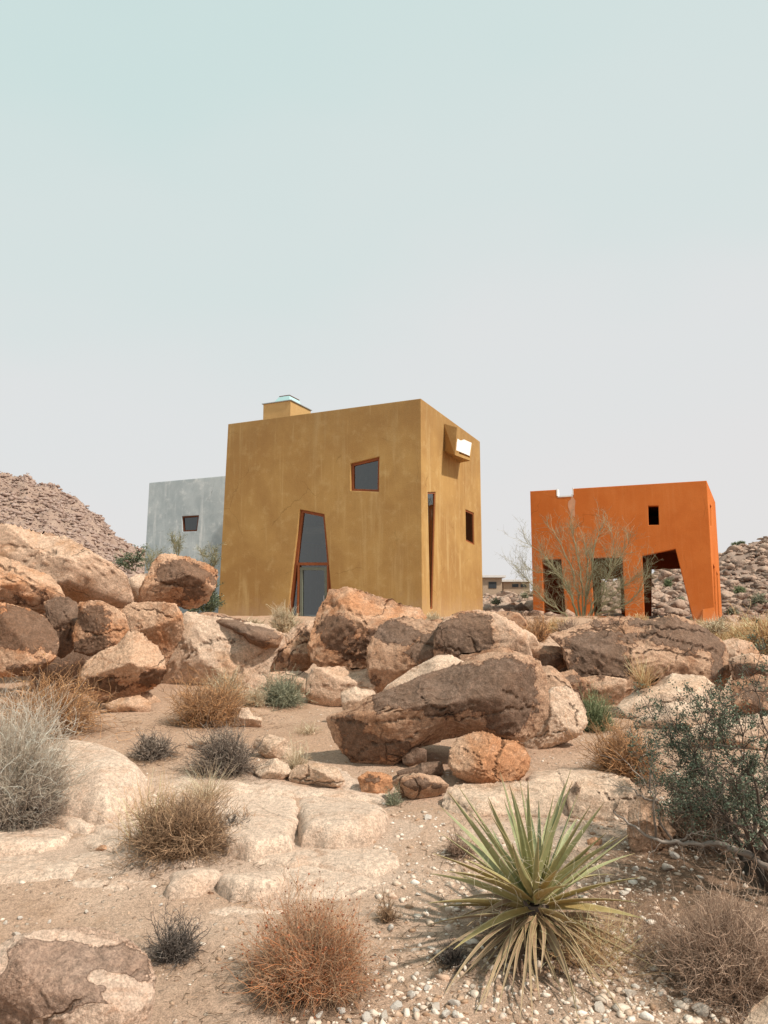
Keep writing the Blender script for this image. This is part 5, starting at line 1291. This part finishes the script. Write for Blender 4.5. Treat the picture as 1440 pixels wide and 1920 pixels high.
def tree(name, label, trunk_pts, limbs, Y, material, tw, nt_, twl, leafm=None, nleaf=0, lsize=.03, wander=.35, grav=.15, depth=.6, seed=0, cat='tree', group=None, bark=None, r0=.05, sub=2, spread=.55):
    rs = np.random.RandomState(seed); base = pt(*trunk_pts[0], Y); e = empty(name, base)
    tp, lp = [], []; ends = []
    for k, lm in enumerate(limbs):
        offs = rs.uniform(-depth, depth)
        P = [pt(px, py, Y + offs * (i / max(1, len(lm) - 1))) for i, (px, py) in enumerate(lm)]
        Q = resample(P, 16, .03 * np.linalg.norm(P[0] - P[-1]), rs)
        tp.append(tube(Q, (r0 * rs.uniform(.6, 1), r0 * .5, r0 * .18), 6, .08, rs)); ends.append(Q)
    mkj('trunk', tp, bark or material, base, e)
    P0, D0 = [], []
    for Q in ends:
        i = rs.randint(4, 16, nt_); p = Q[i]; d = Q[i] - Q[i - 1]; d /= np.linalg.norm(d, axis=1)[:, None] + 1e-9
        P0.append(p); D0.append(d + rs.normal(size=(nt_, 3)) * spread)
    P0, D0 = np.concatenate(P0), np.concatenate(D0)
    A = grow(P0, D0, twl * rs.uniform(.35, 1, len(P0)), 5, wander, grav, rs); parts = [ribbons(A, tw, tw * .5, rs, a0=.2, a1=.7)]
    cur = A; ln = twl
    for s in range(sub):
        m = len(cur) * 3; i = rs.randint(0, len(cur), m); k = rs.randint(1, cur.shape[1], m); ln *= .55
        d = cur[i, k] - cur[i, k - 1]; d /= np.linalg.norm(d, axis=1)[:, None] + 1e-9
        cur = grow(cur[i, k], d + rs.normal(size=(m, 3)) * .55, ln * rs.uniform(.4, 1, m), 4, wander, grav, rs)
        parts.append(ribbons(cur, tw * .65 ** (s + 1), tw * .4 ** (s + 1), rs, a0=.5, a1=1))
    mkj('branches', parts, material, base, e)
    if leafm:
        i = rs.randint(0, len(cur), nleaf); k = rs.randint(1, cur.shape[1], nleaf)
        p = cur[i, k] + rs.normal(size=(nleaf, 3)) * lsize * .4
        mkj('crown', [leaves(p, rs.normal(size=(nleaf, 3)), lsize * rs.uniform(.6, 1.3, nleaf), lsize * .55, rs)], leafm, base, e)
    tag(e, label, cat, group); return e

tree('palo_verde', 'bare spreading palo verde tree with pale green stems before the orange house', [(1090, 1180)],
     [[(1088,1182),(1075,1130),(1050,1080),(1020,1040),(990,1020)],[(1090,1182),(1085,1120),(1070,1060),(1045,1010),(1030,990)],[(1092,1182),(1094,1110),(1085,1050),(1072,995)],[(1094,1182),(1100,1120),(1110,1060),(1120,1000),(1130,988)],
      [(1096,1182),(1110,1130),(1140,1080),(1165,1040),(1178,1020)],[(1098,1182),(1125,1140),(1160,1110),(1190,1080)],[(1098,1182),(1120,1150),(1160,1140),(1195,1120),(1215,1070)],[(1086,1182),(1060,1150),(1020,1130),(1000,1100),(978,1075)],
      [(1086,1182),(1070,1100),(1040,1070),(1010,1080),(985,1060)],[(1092,1182),(1100,1080),(1100,1040),(1095,1010)],[(1095,1182),(1130,1110),(1145,1060),(1150,1010)]],
     24.3, M['verde'], .010, 62, .8, M['leaf_far'], 3000, .03, .34, .35, .9, 5, r0=.045, sub=2, spread=.45)
for k, (px, py, hp, wp, Y, l, g_) in enumerate([(283,1085,58,40,24,'thin green shrub at the left corner of the grey house',1),(332,1050,48,30,24,'thin green shrub before the middle of the grey house',1),(392,1080,52,50,20,'thin green shrub close to the yellow wall and above the perched rock',1)]):
    lim = [[(px, py), (px + rsf.uniform(-wp, wp) * .3, py - hp * .5), (px + rsf.uniform(-wp, wp) * .55, py - hp * rsf.uniform(.75, 1))] for _ in range(6)]
    tree('green_shrub', l, [(px, py)], lim, Y, M['verde'], .012, 14, .30, M['leaf_far'], 520, .035, .35, .25, .4, 70 + k, cat='shrub', r0=.02, sub=1)
tree('dark_shrub', 'dark green shrub filling the gap between the perched rock and the yellow wall', [(385, 1160)], [[(385,1165),(375,1130),(362,1100)],[(388,1165),(386,1125),(388,1095)],[(392,1165),(396,1130),(400,1105)],[(380,1165),(362,1140),(350,1130)],[(390,1160),(398,1140),(400,1125)]],
     17, M['tw_green'], .02, 30, .28, M['leaf'], 2200, .05, .35, .1, .5, 81, cat='shrub', r0=.02, sub=1)
tree('hill_tree', 'grey green bush at the foot of the distant left hill', [(250, 1070)], [[(252,1070),(245,1055),(238,1045)],[(254,1070),(258,1050),(262,1040)],[(250,1070),(236,1062),(228,1058)]], 30, M['tw_green'], .03, 16, .45, M['leaf_far'], 900, .08, .3, .2, .6, 82, cat='bush', r0=.03, sub=1)
# two joshua trees on the ridge
for px, py, hp, l in ((1379, 1028, 10, 'tiny joshua tree silhouette on the right ridge, left of two'), (1391, 1026, 11, 'tiny joshua tree silhouette on the right ridge, right of two')):
    Y = 62; base = pt(px, py, Y); e = empty('joshua_tree', base); rs = np.random.RandomState(px)
    base_z = float(gh(base[0], Y)); top = base[2] + hp / F * Y * .6
    tp = [tube([[base[0], Y, min(base_z, base[2]) - .2], [base[0], Y, top]], (.09, .07), 6)]; cr_ = []
    for dx_ in (-.22, 0, .2):
        q = np.array([base[0] + dx_, Y, top + .12 - abs(dx_) * .3]); tp.append(tube([[base[0], Y, top - .15], q], (.06, .05), 6))
        Dn = rs.normal(size=(90, 3)) + np.array([0, 0, .3]); Dn /= np.linalg.norm(Dn, axis=1)[:, None]
        cr_.append(ribbons(grow(np.repeat(q[None], 90, 0), Dn, np.full(90, .2), 2, .05, 0, rs), .03, .005, rs))
    mkj('trunk', tp, M['bark'], base, e); mkj('crown', cr_, M['tw_green'], base, e); tag(e, l, 'tree')

# ---------------------------------------------------------------- the green shrub on the right
def creosote():
    rs = np.random.RandomState(8); base = pt(1475, 1665, 4.35); base[2] = gh(base[0], base[1]); e = empty('creosote', base)
    limbs = [[(1480,1670,4.3),(1440,1620,4.4),(1400,1550,4.6),(1370,1500,4.7),(1320,1450,4.8),(1270,1405,4.9),(1245,1375,4.9),(1228,1350,4.9),(1215,1320,4.9)],
             [(1470,1670,4.3),(1430,1600,4.4),(1412,1520,4.5),(1390,1450,4.6),(1360,1400,4.6),(1345,1360,4.6),(1335,1320,4.6)],
             [(1440,1640,4.4),(1390,1570,4.6),(1330,1520,4.8),(1280,1490,5.0),(1240,1470,5.1),(1225,1450,5.1)],
             [(1480,1670,4.3),(1450,1560,4.3),(1440,1450,4.3),(1430,1380,4.3),(1420,1310,4.3),(1412,1265,4.3)],
             [(1430,1620,4.4),(1380,1540,4.5),(1330,1470,4.6),(1300,1410,4.7),(1280,1380,4.7),(1255,1345,4.7)],
             [(1480,1650,4.3),(1470,1540,4.5),(1460,1460,4.6),(1440,1400,4.6),(1425,1350,4.6)],
             [(1450,1620,4.3),(1400,1520,4.2),(1355,1440,4.1),(1335,1380,4.1),(1322,1340,4.1)],
             [(1400,1560,4.5),(1350,1500,4.9),(1290,1450,5.2),(1262,1420,5.3)],
             [(1440,1600,4.3),(1420,1480,4.1),(1395,1400,4.0),(1385,1350,4.0)],[(1470,1640,4.3),(1400,1560,4.2),(1340,1520,4.2),(1290,1490,4.3),(1260,1440,4.3)],[(1470,1640,4.3),(1430,1540,4.6),(1380,1480,4.9),(1320,1420,5.1),(1290,1380,5.2)]]
    tp, E = [], []
    for lm in limbs:
        P = [pt(*q) for q in lm]; P[0][2] = min(P[0][2], gh(P[0][0], P[0][1]))
        Q = resample(P, 26, .05, rs); tp.append(tube(Q, (.020, .011, .005, .002), 7, .1, rs)); E.append(Q)
    mkj('trunk', tp, M['bark'], base, e)
    P0, D0 = [], []
    for Q in E:
        m = 34; i = rs.randint(8, 26, m); d = Q[i] - Q[i - 1]; d /= np.linalg.norm(d, axis=1)[:, None]
        P0.append(Q[i]); D0.append(d + rs.normal(size=(m, 3)) * .6)
    P0, D0 = np.concatenate(P0), np.concatenate(D0)
    A = grow(P0, D0 * np.array([1, 1, .6]), rs.uniform(.10, .30, len(P0)), 6, .5, .0, rs)
    m = len(A) * 5; i = rs.randint(0, len(A), m); k = rs.randint(1, 7, m); d = A[i, k] - A[i, k - 1]; d /= np.linalg.norm(d, axis=1)[:, None]
    B = grow(A[i, k], d + rs.normal(size=(m, 3)) * .6, rs.uniform(.05, .17, m), 4, .4, .2, rs)
    mkj('branches', [ribbons(A, .0055, .002, rs, a0=.2, a1=.6), ribbons(B, .0025, .0012, rs, a0=.5, a1=1)], M['bark'], base, e)
    # leaves gather in clumps
    nl = 21000; i = rs.randint(0, m, nl * 3); k = rs.randint(1, 5, nl * 3); p = B[i, k]
    dn = pn(p * 5 + 3.3) ; keep = dn > -.02; p = p[keep][:nl]; nl = len(p)
    p = p + rs.normal(size=p.shape) * .008
    mkj('crown', [leaves(p, rs.normal(size=(nl, 3)) + np.array([0, 0, .4]), rs.uniform(.010, .021, nl), .009, rs)], M['leaf'], base, e)
    tag(e, 'large dark green small leaved shrub reaching in from the right edge', 'shrub')
    BUSHES.append((base[0] - .4, base[1] + .2, .6, 1))
creosote()
def dead_branch():
    rs = np.random.RandomState(18); P = [pt(*q) for q in [(1500,1662,4.1),(1440,1626,4.2),(1385,1600,4.3),(1345,1580,4.4),(1310,1581,4.45),(1262,1584,4.5),(1222,1572,4.5),(1180,1546,4.5),(1150,1520,4.5)]]
    base = P[0]; Q = resample(P, 30, .03, rs); e = empty('dead_branch', base)
    mkj('limb', [tube(Q, (.022, .016, .010, .004), 7, .12, rs)], M['deadwood'], base, e)
    tw = []
    for lm in ([(1262,1584,4.5),(1236,1540,4.5),(1232,1500,4.5),(1218,1478,4.5),(1198,1455,4.5),(1170,1425,4.5)],[(1340,1582,4.4),(1342,1545,4.35),(1350,1520,4.3)],[(1230,1570,4.5),(1224,1520,4.45),(1230,1470,4.4),(1222,1420,4.4)],[(1234,1500,4.5),(1215,1500,4.5),(1185,1480,4.5),(1150,1470,4.5)],[(1262,1584,4.5),(1300,1560,4.45),(1330,1560,4.4)],[(1218,1478,4.5),(1222,1440,4.5),(1212,1400,4.5)]):
        R_q = resample([pt(*q) for q in lm], 16, .02, rs); tw.append(tube(R_q, (.008, .005, .002), 5, .1, rs))
        i = rs.randint(4, 16, 12); d = R_q[i] - R_q[i - 1]; d /= np.linalg.norm(d, axis=1)[:, None]
        tw.append(ribbons(grow(R_q[i], d + rs.normal(size=(12, 3)) * .5, rs.uniform(.05, .22, 12), 5, .5, .1, rs), .003, .0012, rs))
    i = rs.randint(4, 30, 40); d = rs.normal(size=(40, 3)); tw.append(ribbons(grow(Q[i], d, rs.uniform(.05, .2, 40), 5, .5, .1, rs), .0035, .0015, rs))
    mkj('twigs', tw, M['deadwood'], base, e); tag(e, 'grey dead branch arching along the ground beside the upright boulder', 'branch')
dead_branch()

# ---------------------------------------------------------------- yucca
def leaf_mat():
    m, nt, b = mat('yucca_leaf'); n = N(nt)
    al = n.attr('along'); t = n.attr('tint'); ed = n.attr('edge')
    v = n.objvec(False)
    green = n.mix(al, (.36, .345, .155), (.235, .255, .135))
    green = n.mix(n.step(al, .86, 1), green, (.22, .12, .06))
    olive = n.mix(al, (.36, .25, .09), (.33, .265, .115))
    dry = n.mix(al, (.20, .12, .065), (.36, .25, .155))
    c = n.mix(n.step(t, .25, .5), green, olive); c = n.mix(n.step(t, .62, .82), c, dry)
    c = n.mix(n.math('MULTIPLY', n.step(ed, .72, .95), .75), c, (.55, .46, .24))
    f = n.noise(n.mapping(v, (30, 30, 30)), 1, 5, .7)
    c = n.mix(1, c, n.math('MULTIPLY_ADD', f, .8, .58), 'MULTIPLY')
    n.put(b.inputs['Base Color'], c); b.inputs['Roughness'].default_value = .55; b.inputs['Specular IOR Level'].default_value = .3
    return m
M['yucca'] = leaf_mat()
M['fibre'] = simple('pale_fibre', (.72, .62, .46), .8)
def yucca():
    rs = np.random.RandomState(31)
    Yc = 3.85; c = pt(1003, 1700, Yc); gz = gh(c[0], c[1]); base = np.array([c[0], c[1], gz]); e = empty('yucca', base)
    ups, dries, fib = [], [], []
    def leaf(P0, tip, tint, w, sag, curl=0):
        S = 16; t = np.linspace(0, 1, S + 1)[:, None]
        d = tip - P0; L = np.linalg.norm(d); 
        P = P0 + d * t + np.array([0, 0, 1]) * (sag * L * 4 * (t * (1 - t)))
        side = np.cross(d, np.array([0, 0, 1.])); side /= np.linalg.norm(side) + 1e-9
        P = P + side * (curl * L * np.sin(t * math.pi) )
        T = np.gradient(P, axis=0); T /= np.linalg.norm(T, axis=1)[:, None]
        s2 = np.cross(T, np.array([0, 0, 1.])); ln = np.linalg.norm(s2, axis=1)[:, None]; s2 = np.where(ln > .15, s2 / (ln + 1e-9), np.array([1., 0, 0]))
        up = np.cross(s2, T)
        rl = rs.uniform(-.9, .9); s3 = s2 * math.cos(rl) + up * math.sin(rl); u3 = -s2 * math.sin(rl) + up * math.cos(rl)
        tt = t[:, 0]; wd = w * np.clip(.75 + 1.1 * tt, 0, 1.0) * (1 - np.clip((tt - .3) / .7, 0, 1) ** 1.25) + .0012
        fold = .42
        xs = np.array([-1, -.86, -.45, 0, .45, .86, 1.]); zs = np.abs(xs) * fold
        V = P[:, None] + s3[:, None] * (xs[None, :, None] * wd[:, None, None] / 2) + u3[:, None] * (zs[None, :, None] * wd[:, None, None] / 2)
        Vb = V - u3[:, None] * (.0016 + .12 * wd[:, None, None] * (1 - np.abs(xs))[None, :, None])
        m = 7; A = np.concatenate([V, Vb[:, ::-1]], 1); mm = 14
        i = np.arange(S)[:, None] * mm; k = np.arange(mm)[None]; k2 = (k + 1) % mm
        f = np.stack([i + k, i + k2, i + mm + k2, i + mm + k], -1).reshape(-1, 4)
        edv = np.concatenate([np.abs(xs), np.abs(xs)])
        V_ = A.reshape(-1, 3)
        return (V_, f, np.full(len(V_), tint), np.repeat(tt, mm), np.tile(edv, S + 1)), P, s3, wd
    tips = [(938,1448,.05,0),(955,1470,.1,.1),(975,1463,.0,-.1),(990,1462,.05,.1),(962,1485,.1,.2),(1038,1490,.0,.0),(1060,1468,.05,-.1),(1073,1465,.12,.2),(1107,1510,.3,.3),(1133,1504,.2,.1),(1128,1512,.25,-.2),
            (1136,1562,.3,.2),(1178,1565,.2,.0),(1162,1570,.3,.3),(860,1474,.1,.0),(838,1482,.15,.1),(824,1510,.1,-.1),(915,1493,.2,.3),(922,1530,.3,.4),(826,1562,.3,.0),(812,1600,.45,.2),(806,1638,.5,0),(803,1693,.55,.0),(838,1634,.4,.3),
            (1200,1645,.4,.1),(1196,1692,.5,.2),(1205,1722,.6,.1),(1140,1768,.7,.5),(850,1780,.6,.4),(880,1520,.2,-.3),(1010,1500,.0,-.5),(1030,1520,.1,-.6),(985,1490,.05,-.5),(945,1500,.1,-.5),(1085,1530,.2,-.4),(900,1545,.25,-.5),(1110,1600,.35,.5),
            (870,1610,.4,.55),(1045,1630,.5,.8),(1065,1660,.5,.8),(820,1700,.6,-.2),(1190,1600,.3,-.3),(1150,1640,.4,-.4),(850,1560,.3,-.4),(1010,1570,.2,.75),(960,1580,.3,.7)]
    for px, py, tn, dep in tips:
        L = .76 * rs.uniform(.96, 1.06)
        tp = pt(px, py, Yc); off = tp - c; r_ = np.linalg.norm(off)
        dy = -math.copysign(math.sqrt(max(L * L - r_ * r_, .0)) , dep) * min(1, abs(dep) * 1.4 + .15) if abs(dep) > .001 else rs.uniform(-.12, .12)
        Y2 = Yc + dy; tip = pt(px, py, Y2)
        u = (tip - c) / np.linalg.norm(tip - c)
        P0 = c + u * .045 + rs.normal(size=3) * .012 + np.array([0, 0, .03 * u[2]])
        sag = rs.uniform(-.01, .02) + .04 * (1 - abs(u[2])) * (1 if u[2] < .5 else 0)
        lf, P, s3, wd = leaf(P0, tip, tn, rs.uniform(.037, .052), sag, rs.uniform(-.02, .02)); ups.append(lf)
        for q in range(5):
            k = rs.randint(3, 13); sg = rs.choice([-1, 1]); fib.append((P[k] + s3[k] * sg * wd[k] * .5, s3[k] * sg + rs.normal(size=3) * .6))
    for k in range(9):      # inner and rear leaves
        a = rs.uniform(0, 6.28); el = rs.uniform(.1, 1.35); u = np.array([math.cos(a) * math.cos(el), abs(math.sin(a)) * math.cos(el) if el < .9 else math.sin(a) * math.cos(el), math.sin(el)])
        L = rs.uniform(.45, .68); lf, P, s3, wd = leaf(c + u * .03, c + u * L, rs.uniform(0, .6 - .3 * el), rs.uniform(.028, .042), .01, rs.uniform(-.03, .03)); ups.append(lf)
        for q in range(4):
            k2 = rs.randint(3, 12); sg = rs.choice([-1, 1]); fib.append((P[k2] + s3[k2] * sg * wd[k2] * .5, s3[k2] * sg + rs.normal(size=3) * .6))
    low = [(835,1872,.9),(892,1908,.9),(905,1900,.85),(932,1905,.95),(975,1925,.9),(1000,1930,.95),(1092,1898,.9),(1085,1925,.85),(1168,1905,.8),(1125,1870,.85),(1190,1870,.7),(856,1852,.95),(795,1818,.6),(960,1880,.9),(1060,1880,.8),(1040,1860,.9),(1012,1880,.85),(1215,1800,.7),(880,1830,.95),(925,1850,.9),(1150,1850,.75),(985,1850,.9),(1075,1840,.85),(1240,1830,.8)]
    for px, py, tn in low:
        tip = gpt(px, py) + np.array([0, 0, .012]); u = tip - c; P0 = c + u / np.linalg.norm(u) * .04 - np.array([0, 0, .02])
        L = np.linalg.norm(u); k = min(1, .80 / L)
        tipc = tip if k >= 1 else tip
        lf, *_ = leaf(P0, tipc, max(tn, .84), rs.uniform(.015, .030), rs.uniform(.04, .10), rs.uniform(-.05, .05)); dries.append(lf)
    for k in range(26):
        a = rs.uniform(0, 6.28); L = rs.uniform(.3, .55); tip = c + np.array([math.cos(a) * L, math.sin(a) * L, 0]); tip[2] = gh(tip[0], tip[1]) + rs.uniform(.0, .12)
        lf, *_ = leaf(c - np.array([0, 0, .05]) + rs.normal(size=3) * .03, tip, rs.uniform(.8, 1), rs.uniform(.014, .03), rs.uniform(.03, .12), rs.uniform(-.1, .1)); dries.append(lf)
    def jl(nm, L_, label=None):
        Vs, Fs, T, A, E, o = [], [], [], [], [], 0
        for v, f, t, a, ed in L_: Vs.append(v); Fs.append(f + o); T.append(t); A.append(a); E.append(ed); o += len(v)
        ob = mk(nm, np.concatenate(Vs), np.concatenate(Fs), M['yucca'], base, e, {'tint': np.concatenate(T), 'along': np.concatenate(A), 'edge': np.concatenate(E)}, True)
        if label: ob['label'] = label
    for lf in ups: jl('leaf', [lf])
    jl('dead_leaves', dries, 'drooping dry tan leaves under the rosette')
    P0 = np.array([q[0] for q in fib]); D0 = np.array([q[1] for q in fib])
    # curly threads
    n_ = len(P0); S = 9; L = rs.uniform(.05, .16, n_); Pp = np.zeros((n_, S + 1, 3)); Pp[:, 0] = P0; D = D0 / np.linalg.norm(D0, axis=1)[:, None]; ax = rs.normal(size=(n_, 3)); ax /= np.linalg.norm(ax, axis=1)[:, None]; kk = rs.uniform(.15, .55, n_)[:, None]
    for s in range(S):
        D = D + np.cross(ax, D) * kk; D /= np.linalg.norm(D, axis=1)[:, None]; Pp[:, s + 1] = Pp[:, s] + D * (L / S)[:, None]
    _f = mkj('fibres', [ribbons(Pp, .0017, .0009, rs)], M['fibre'], base, e)
    _f['kind'] = 'stuff'
    st = [c + np.array([0, 0, -.33]), c + np.array([0, 0, -.15]), c + np.array([0, 0, .02])]; st[0][2] = gz - .03
    mkj('stem', [tube(resample(st, 8), (.07, .075, .05), 10, .15, rs)], M['bark'], base, e)
    tag(e, 'large spiky yucca with green upper and dry drooping lower leaves', 'yucca')
    BUSHES.append((base[0], base[1], .42, .9))
yucca()

# ================================================================== GRAVEL AND STONES
def lit_dens(x, y):
    px = 720 + F * x / (y * CT)
    d = .13 + .8 * sst(px, 640, 800) * sst(y, 7.5, 5.5) + .5 * (px > 1150) * (y < 7)
    q = np.stack([x, y, 0 * x], -1)
    return np.clip(d * (.55 + .9 * pn(q * 1.4)), .03, 1)
rg_ = np.random.RandomState(21)
g1 = rubble('gravel', [(-100, 1550, 2.3, 9.5, 42000)], 0, .003, .021, M['stone'], rg_, 1, .05, lit_dens, (.08, .86))
tag(g1, 'loose pale pebbles and gravel scattered over the sand', 'gravel', None, 'stuff')
def white_patch(x, y):
    return np.ones_like(x)
g2 = rubble('white_gravel', [(560, 790, 2.55, 3.15, 420), (1050, 1350, 2.6, 3.6, 300), (700, 880, 2.7, 5.2, 260), (820, 1250, 2.5, 4.4, 350)], 0, .007, .028, M['stone'], rg_, 1, .1, None, (.3, 1))
tag(g2, 'white quartz gravel in the bottom right foreground', 'gravel', None, 'stuff')
# larger single stones
def stone_proto(seed):
    rs = np.random.RandomState(seed); U, Fc = ico(4)
    pl = [(rs.normal(size=3), rs.uniform(.4, .75)) for _ in range(12)]
    q = softcut(U, pl, .02); q = q + U * (.04 * fbm(q * 4 + seed, 3))[:, None]
    return q, Fc
SP = []
for k in range(6):
    for tnt in (.98, .74):
        q, Fc = stone_proto(40 + k)
        SP.append((mk('pale_stone', q, Fc, M['stone'], (0, 0, 0), None, {'tint': np.full(len(q), tnt)}, False), tnt))
for o, _ in SP: COL.objects.unlink(o)
big = [(815,1888,24),(850,1880,20),(835,1905,16),(745,1885,20),(770,1870,15),(690,1905,20),(640,1895,16),(600,1905,14),(720,1905,22),(1125,1890,22),(1135,1915,16),(1315,1900,26),(1290,1880,14),(1180,1860,24),(1240,1862,12),(1285,1860,14),(1200,1764,14),(1178,1768,13),(1235,1808,14),(1170,1675,14),(1140,1650,10),(1265,1608,16),(1255,1625,20),(1190,1630,12),(1310,1668,14),(1165,1745,10),(880,1862,10),(805,1533,14),(830,1545,9),(772,1635,9),(765,1622,8),(728,1700,10),(732,1742,14),(725,1797,14),(820,1725,9),(850,1700,8),(785,1680,8),(945,1905,12),(1035,1900,14),(1080,1885,12),(1205,1880,10),(1335,1585,16),(1410,1580,14),(1430,1590,12),(1220,1615,10),(30,1750,14),(38,1724,10),(92,1730,9),(10,1735,9),(163,1712,8),(302,1700,8),(165,1625,8),(190,1622,7),(213,1592,7),(130,1655,5),(800,1855,14),(780,1900,14),(855,1905,14),(900,1895,12),(665,1870,10),(655,1913,15)]
rb = np.random.RandomState(9)
for k, (px, py, r_) in enumerate(big):
    src, tn = SP[rb.randint(len(SP))]; p = gpt(px, py + r_ * .25); o = src.copy(); COL.objects.link(o)
    s = r_ / F * p[1] * .62; o.name = 'pale_stone'
    o.scale = (s * rb.uniform(.9, 1.2), s * rb.uniform(.8, 1.1), s * rb.uniform(.6, .9)); o.location = (p[0], p[1], p[2] + s * .25)
    o.rotation_euler = (rb.uniform(-.4, .4), rb.uniform(-.4, .4), rb.uniform(0, 6.28))
    if px < 400: tag(o, 'pale stone lying on the bare sand on the left side', 'stone', 'stones on the left sand')
    elif px < 760: tag(o, 'white stone among the gravel below the round rust coloured bush', 'stone', 'stones below the rust coloured bush')
    elif py > 1780: tag(o, 'white stone on the dirt around the foot of the yucca', 'stone', 'stones at the foot of the yucca')
    elif px > 1100: tag(o, 'white stone on the dark litter right of the yucca', 'stone', 'stones right of the yucca')
    else: tag(o, 'white stone on the gravel wash left of the yucca', 'stone', 'stones left of the yucca')
# dry litter: fallen twigs and leaves
def litter_mesh():
    rs = np.random.RandomState(4); parts = []
    for x, y, r, k in BUSHES:
        if y > 9: continue
        m = int(260 * k * min(1.6, r / .3))
        a = rs.uniform(0, 6.28, m); d = r * rs.rand(m) ** .7 * 1.7
        P0 = np.stack([x + d * np.cos(a), y + d * np.sin(a) * .8, 0 * a], -1); P0[:, 2] = gh(P0[:, 0], P0[:, 1]) + .006
        D = rs.normal(size=(m, 3)) * np.array([1, 1, .12])
        parts.append(ribbons(grow(P0, D, rs.uniform(.02, .09, m), 3, .3, 0, rs), .0035, .002, rs))
    return parts
o = mkj('dry_litter', litter_mesh(), M['tw_litter'], (0, 0, 0)); tag(o, 'fallen brown twigs and dead stems around the bushes', 'litter', None, 'stuff')

# ================================================================== GROUND SHEET
ys = np.concatenate([np.arange(-7, 2.2, .4), np.arange(2.2, 10, .028), 10 * np.exp(np.arange(0, math.log(900 / 10), .011))])
rr_ = np.concatenate([-np.exp(np.linspace(math.log(3.), math.log(.62), 50)), np.linspace(-.6, .6, 560), np.exp(np.linspace(math.log(.62), math.log(3.), 50))])
XX = rr_[None] * (ys[:, None] + 8); YY = np.repeat(ys[:, None], len(rr_), 1)
ZZ = gh(XX, YY)
Vg = np.stack([XX, YY, ZZ], -1).reshape(-1, 3)
i, j = np.meshgrid(np.arange(len(ys) - 1), np.arange(len(rr_) - 1), indexing='ij'); b0 = (i * len(rr_) + j).ravel()
Fg = np.stack([b0, b0 + 1, b0 + 1 + len(rr_), b0 + len(rr_)], -1)
lit = np.zeros(len(Vg))
for x, y, r, k in BUSHES:
    d = np.hypot(Vg[:, 0] - x, (Vg[:, 1] - y)) / (r * 1.25)
    lit = np.maximum(lit, k * .75 * (1 - sst(d, .35, 1.3)))
for px, py, rx, ry, k in [(1250, 1700, .75, .5, .75), (1060, 1850, .55, .3, .5), (1400, 1560, .7, .6, .5)]:
    p = gpt(px, py); lit = np.maximum(lit, k * (1 - sst(np.hypot((Vg[:, 0] - p[0]) / rx, (Vg[:, 1] - p[1]) / ry), .4, 1.2)))
slb = np.zeros(len(Vg))
for px, py, rx, ry in [(350, 1600, 1.0, .45), (560, 1640, .8, .4), (80, 1600, .6, .3), (300, 1500, .8, .6), (620, 1600, .5, .35), (430, 1480, .6, .4), (1000, 1570, .6, .25), (180, 1600, .7, .35), (700, 1560, .4, .3)]:
    p = gpt(px, py); slb = np.maximum(slb, .8 * (1 - sst(np.hypot((Vg[:, 0] - p[0]) / rx, (Vg[:, 1] - p[1]) / ry), .5, 1.2)))
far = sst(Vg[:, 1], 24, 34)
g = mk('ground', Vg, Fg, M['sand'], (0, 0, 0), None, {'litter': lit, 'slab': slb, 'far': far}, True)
g['kind'] = 'structure'
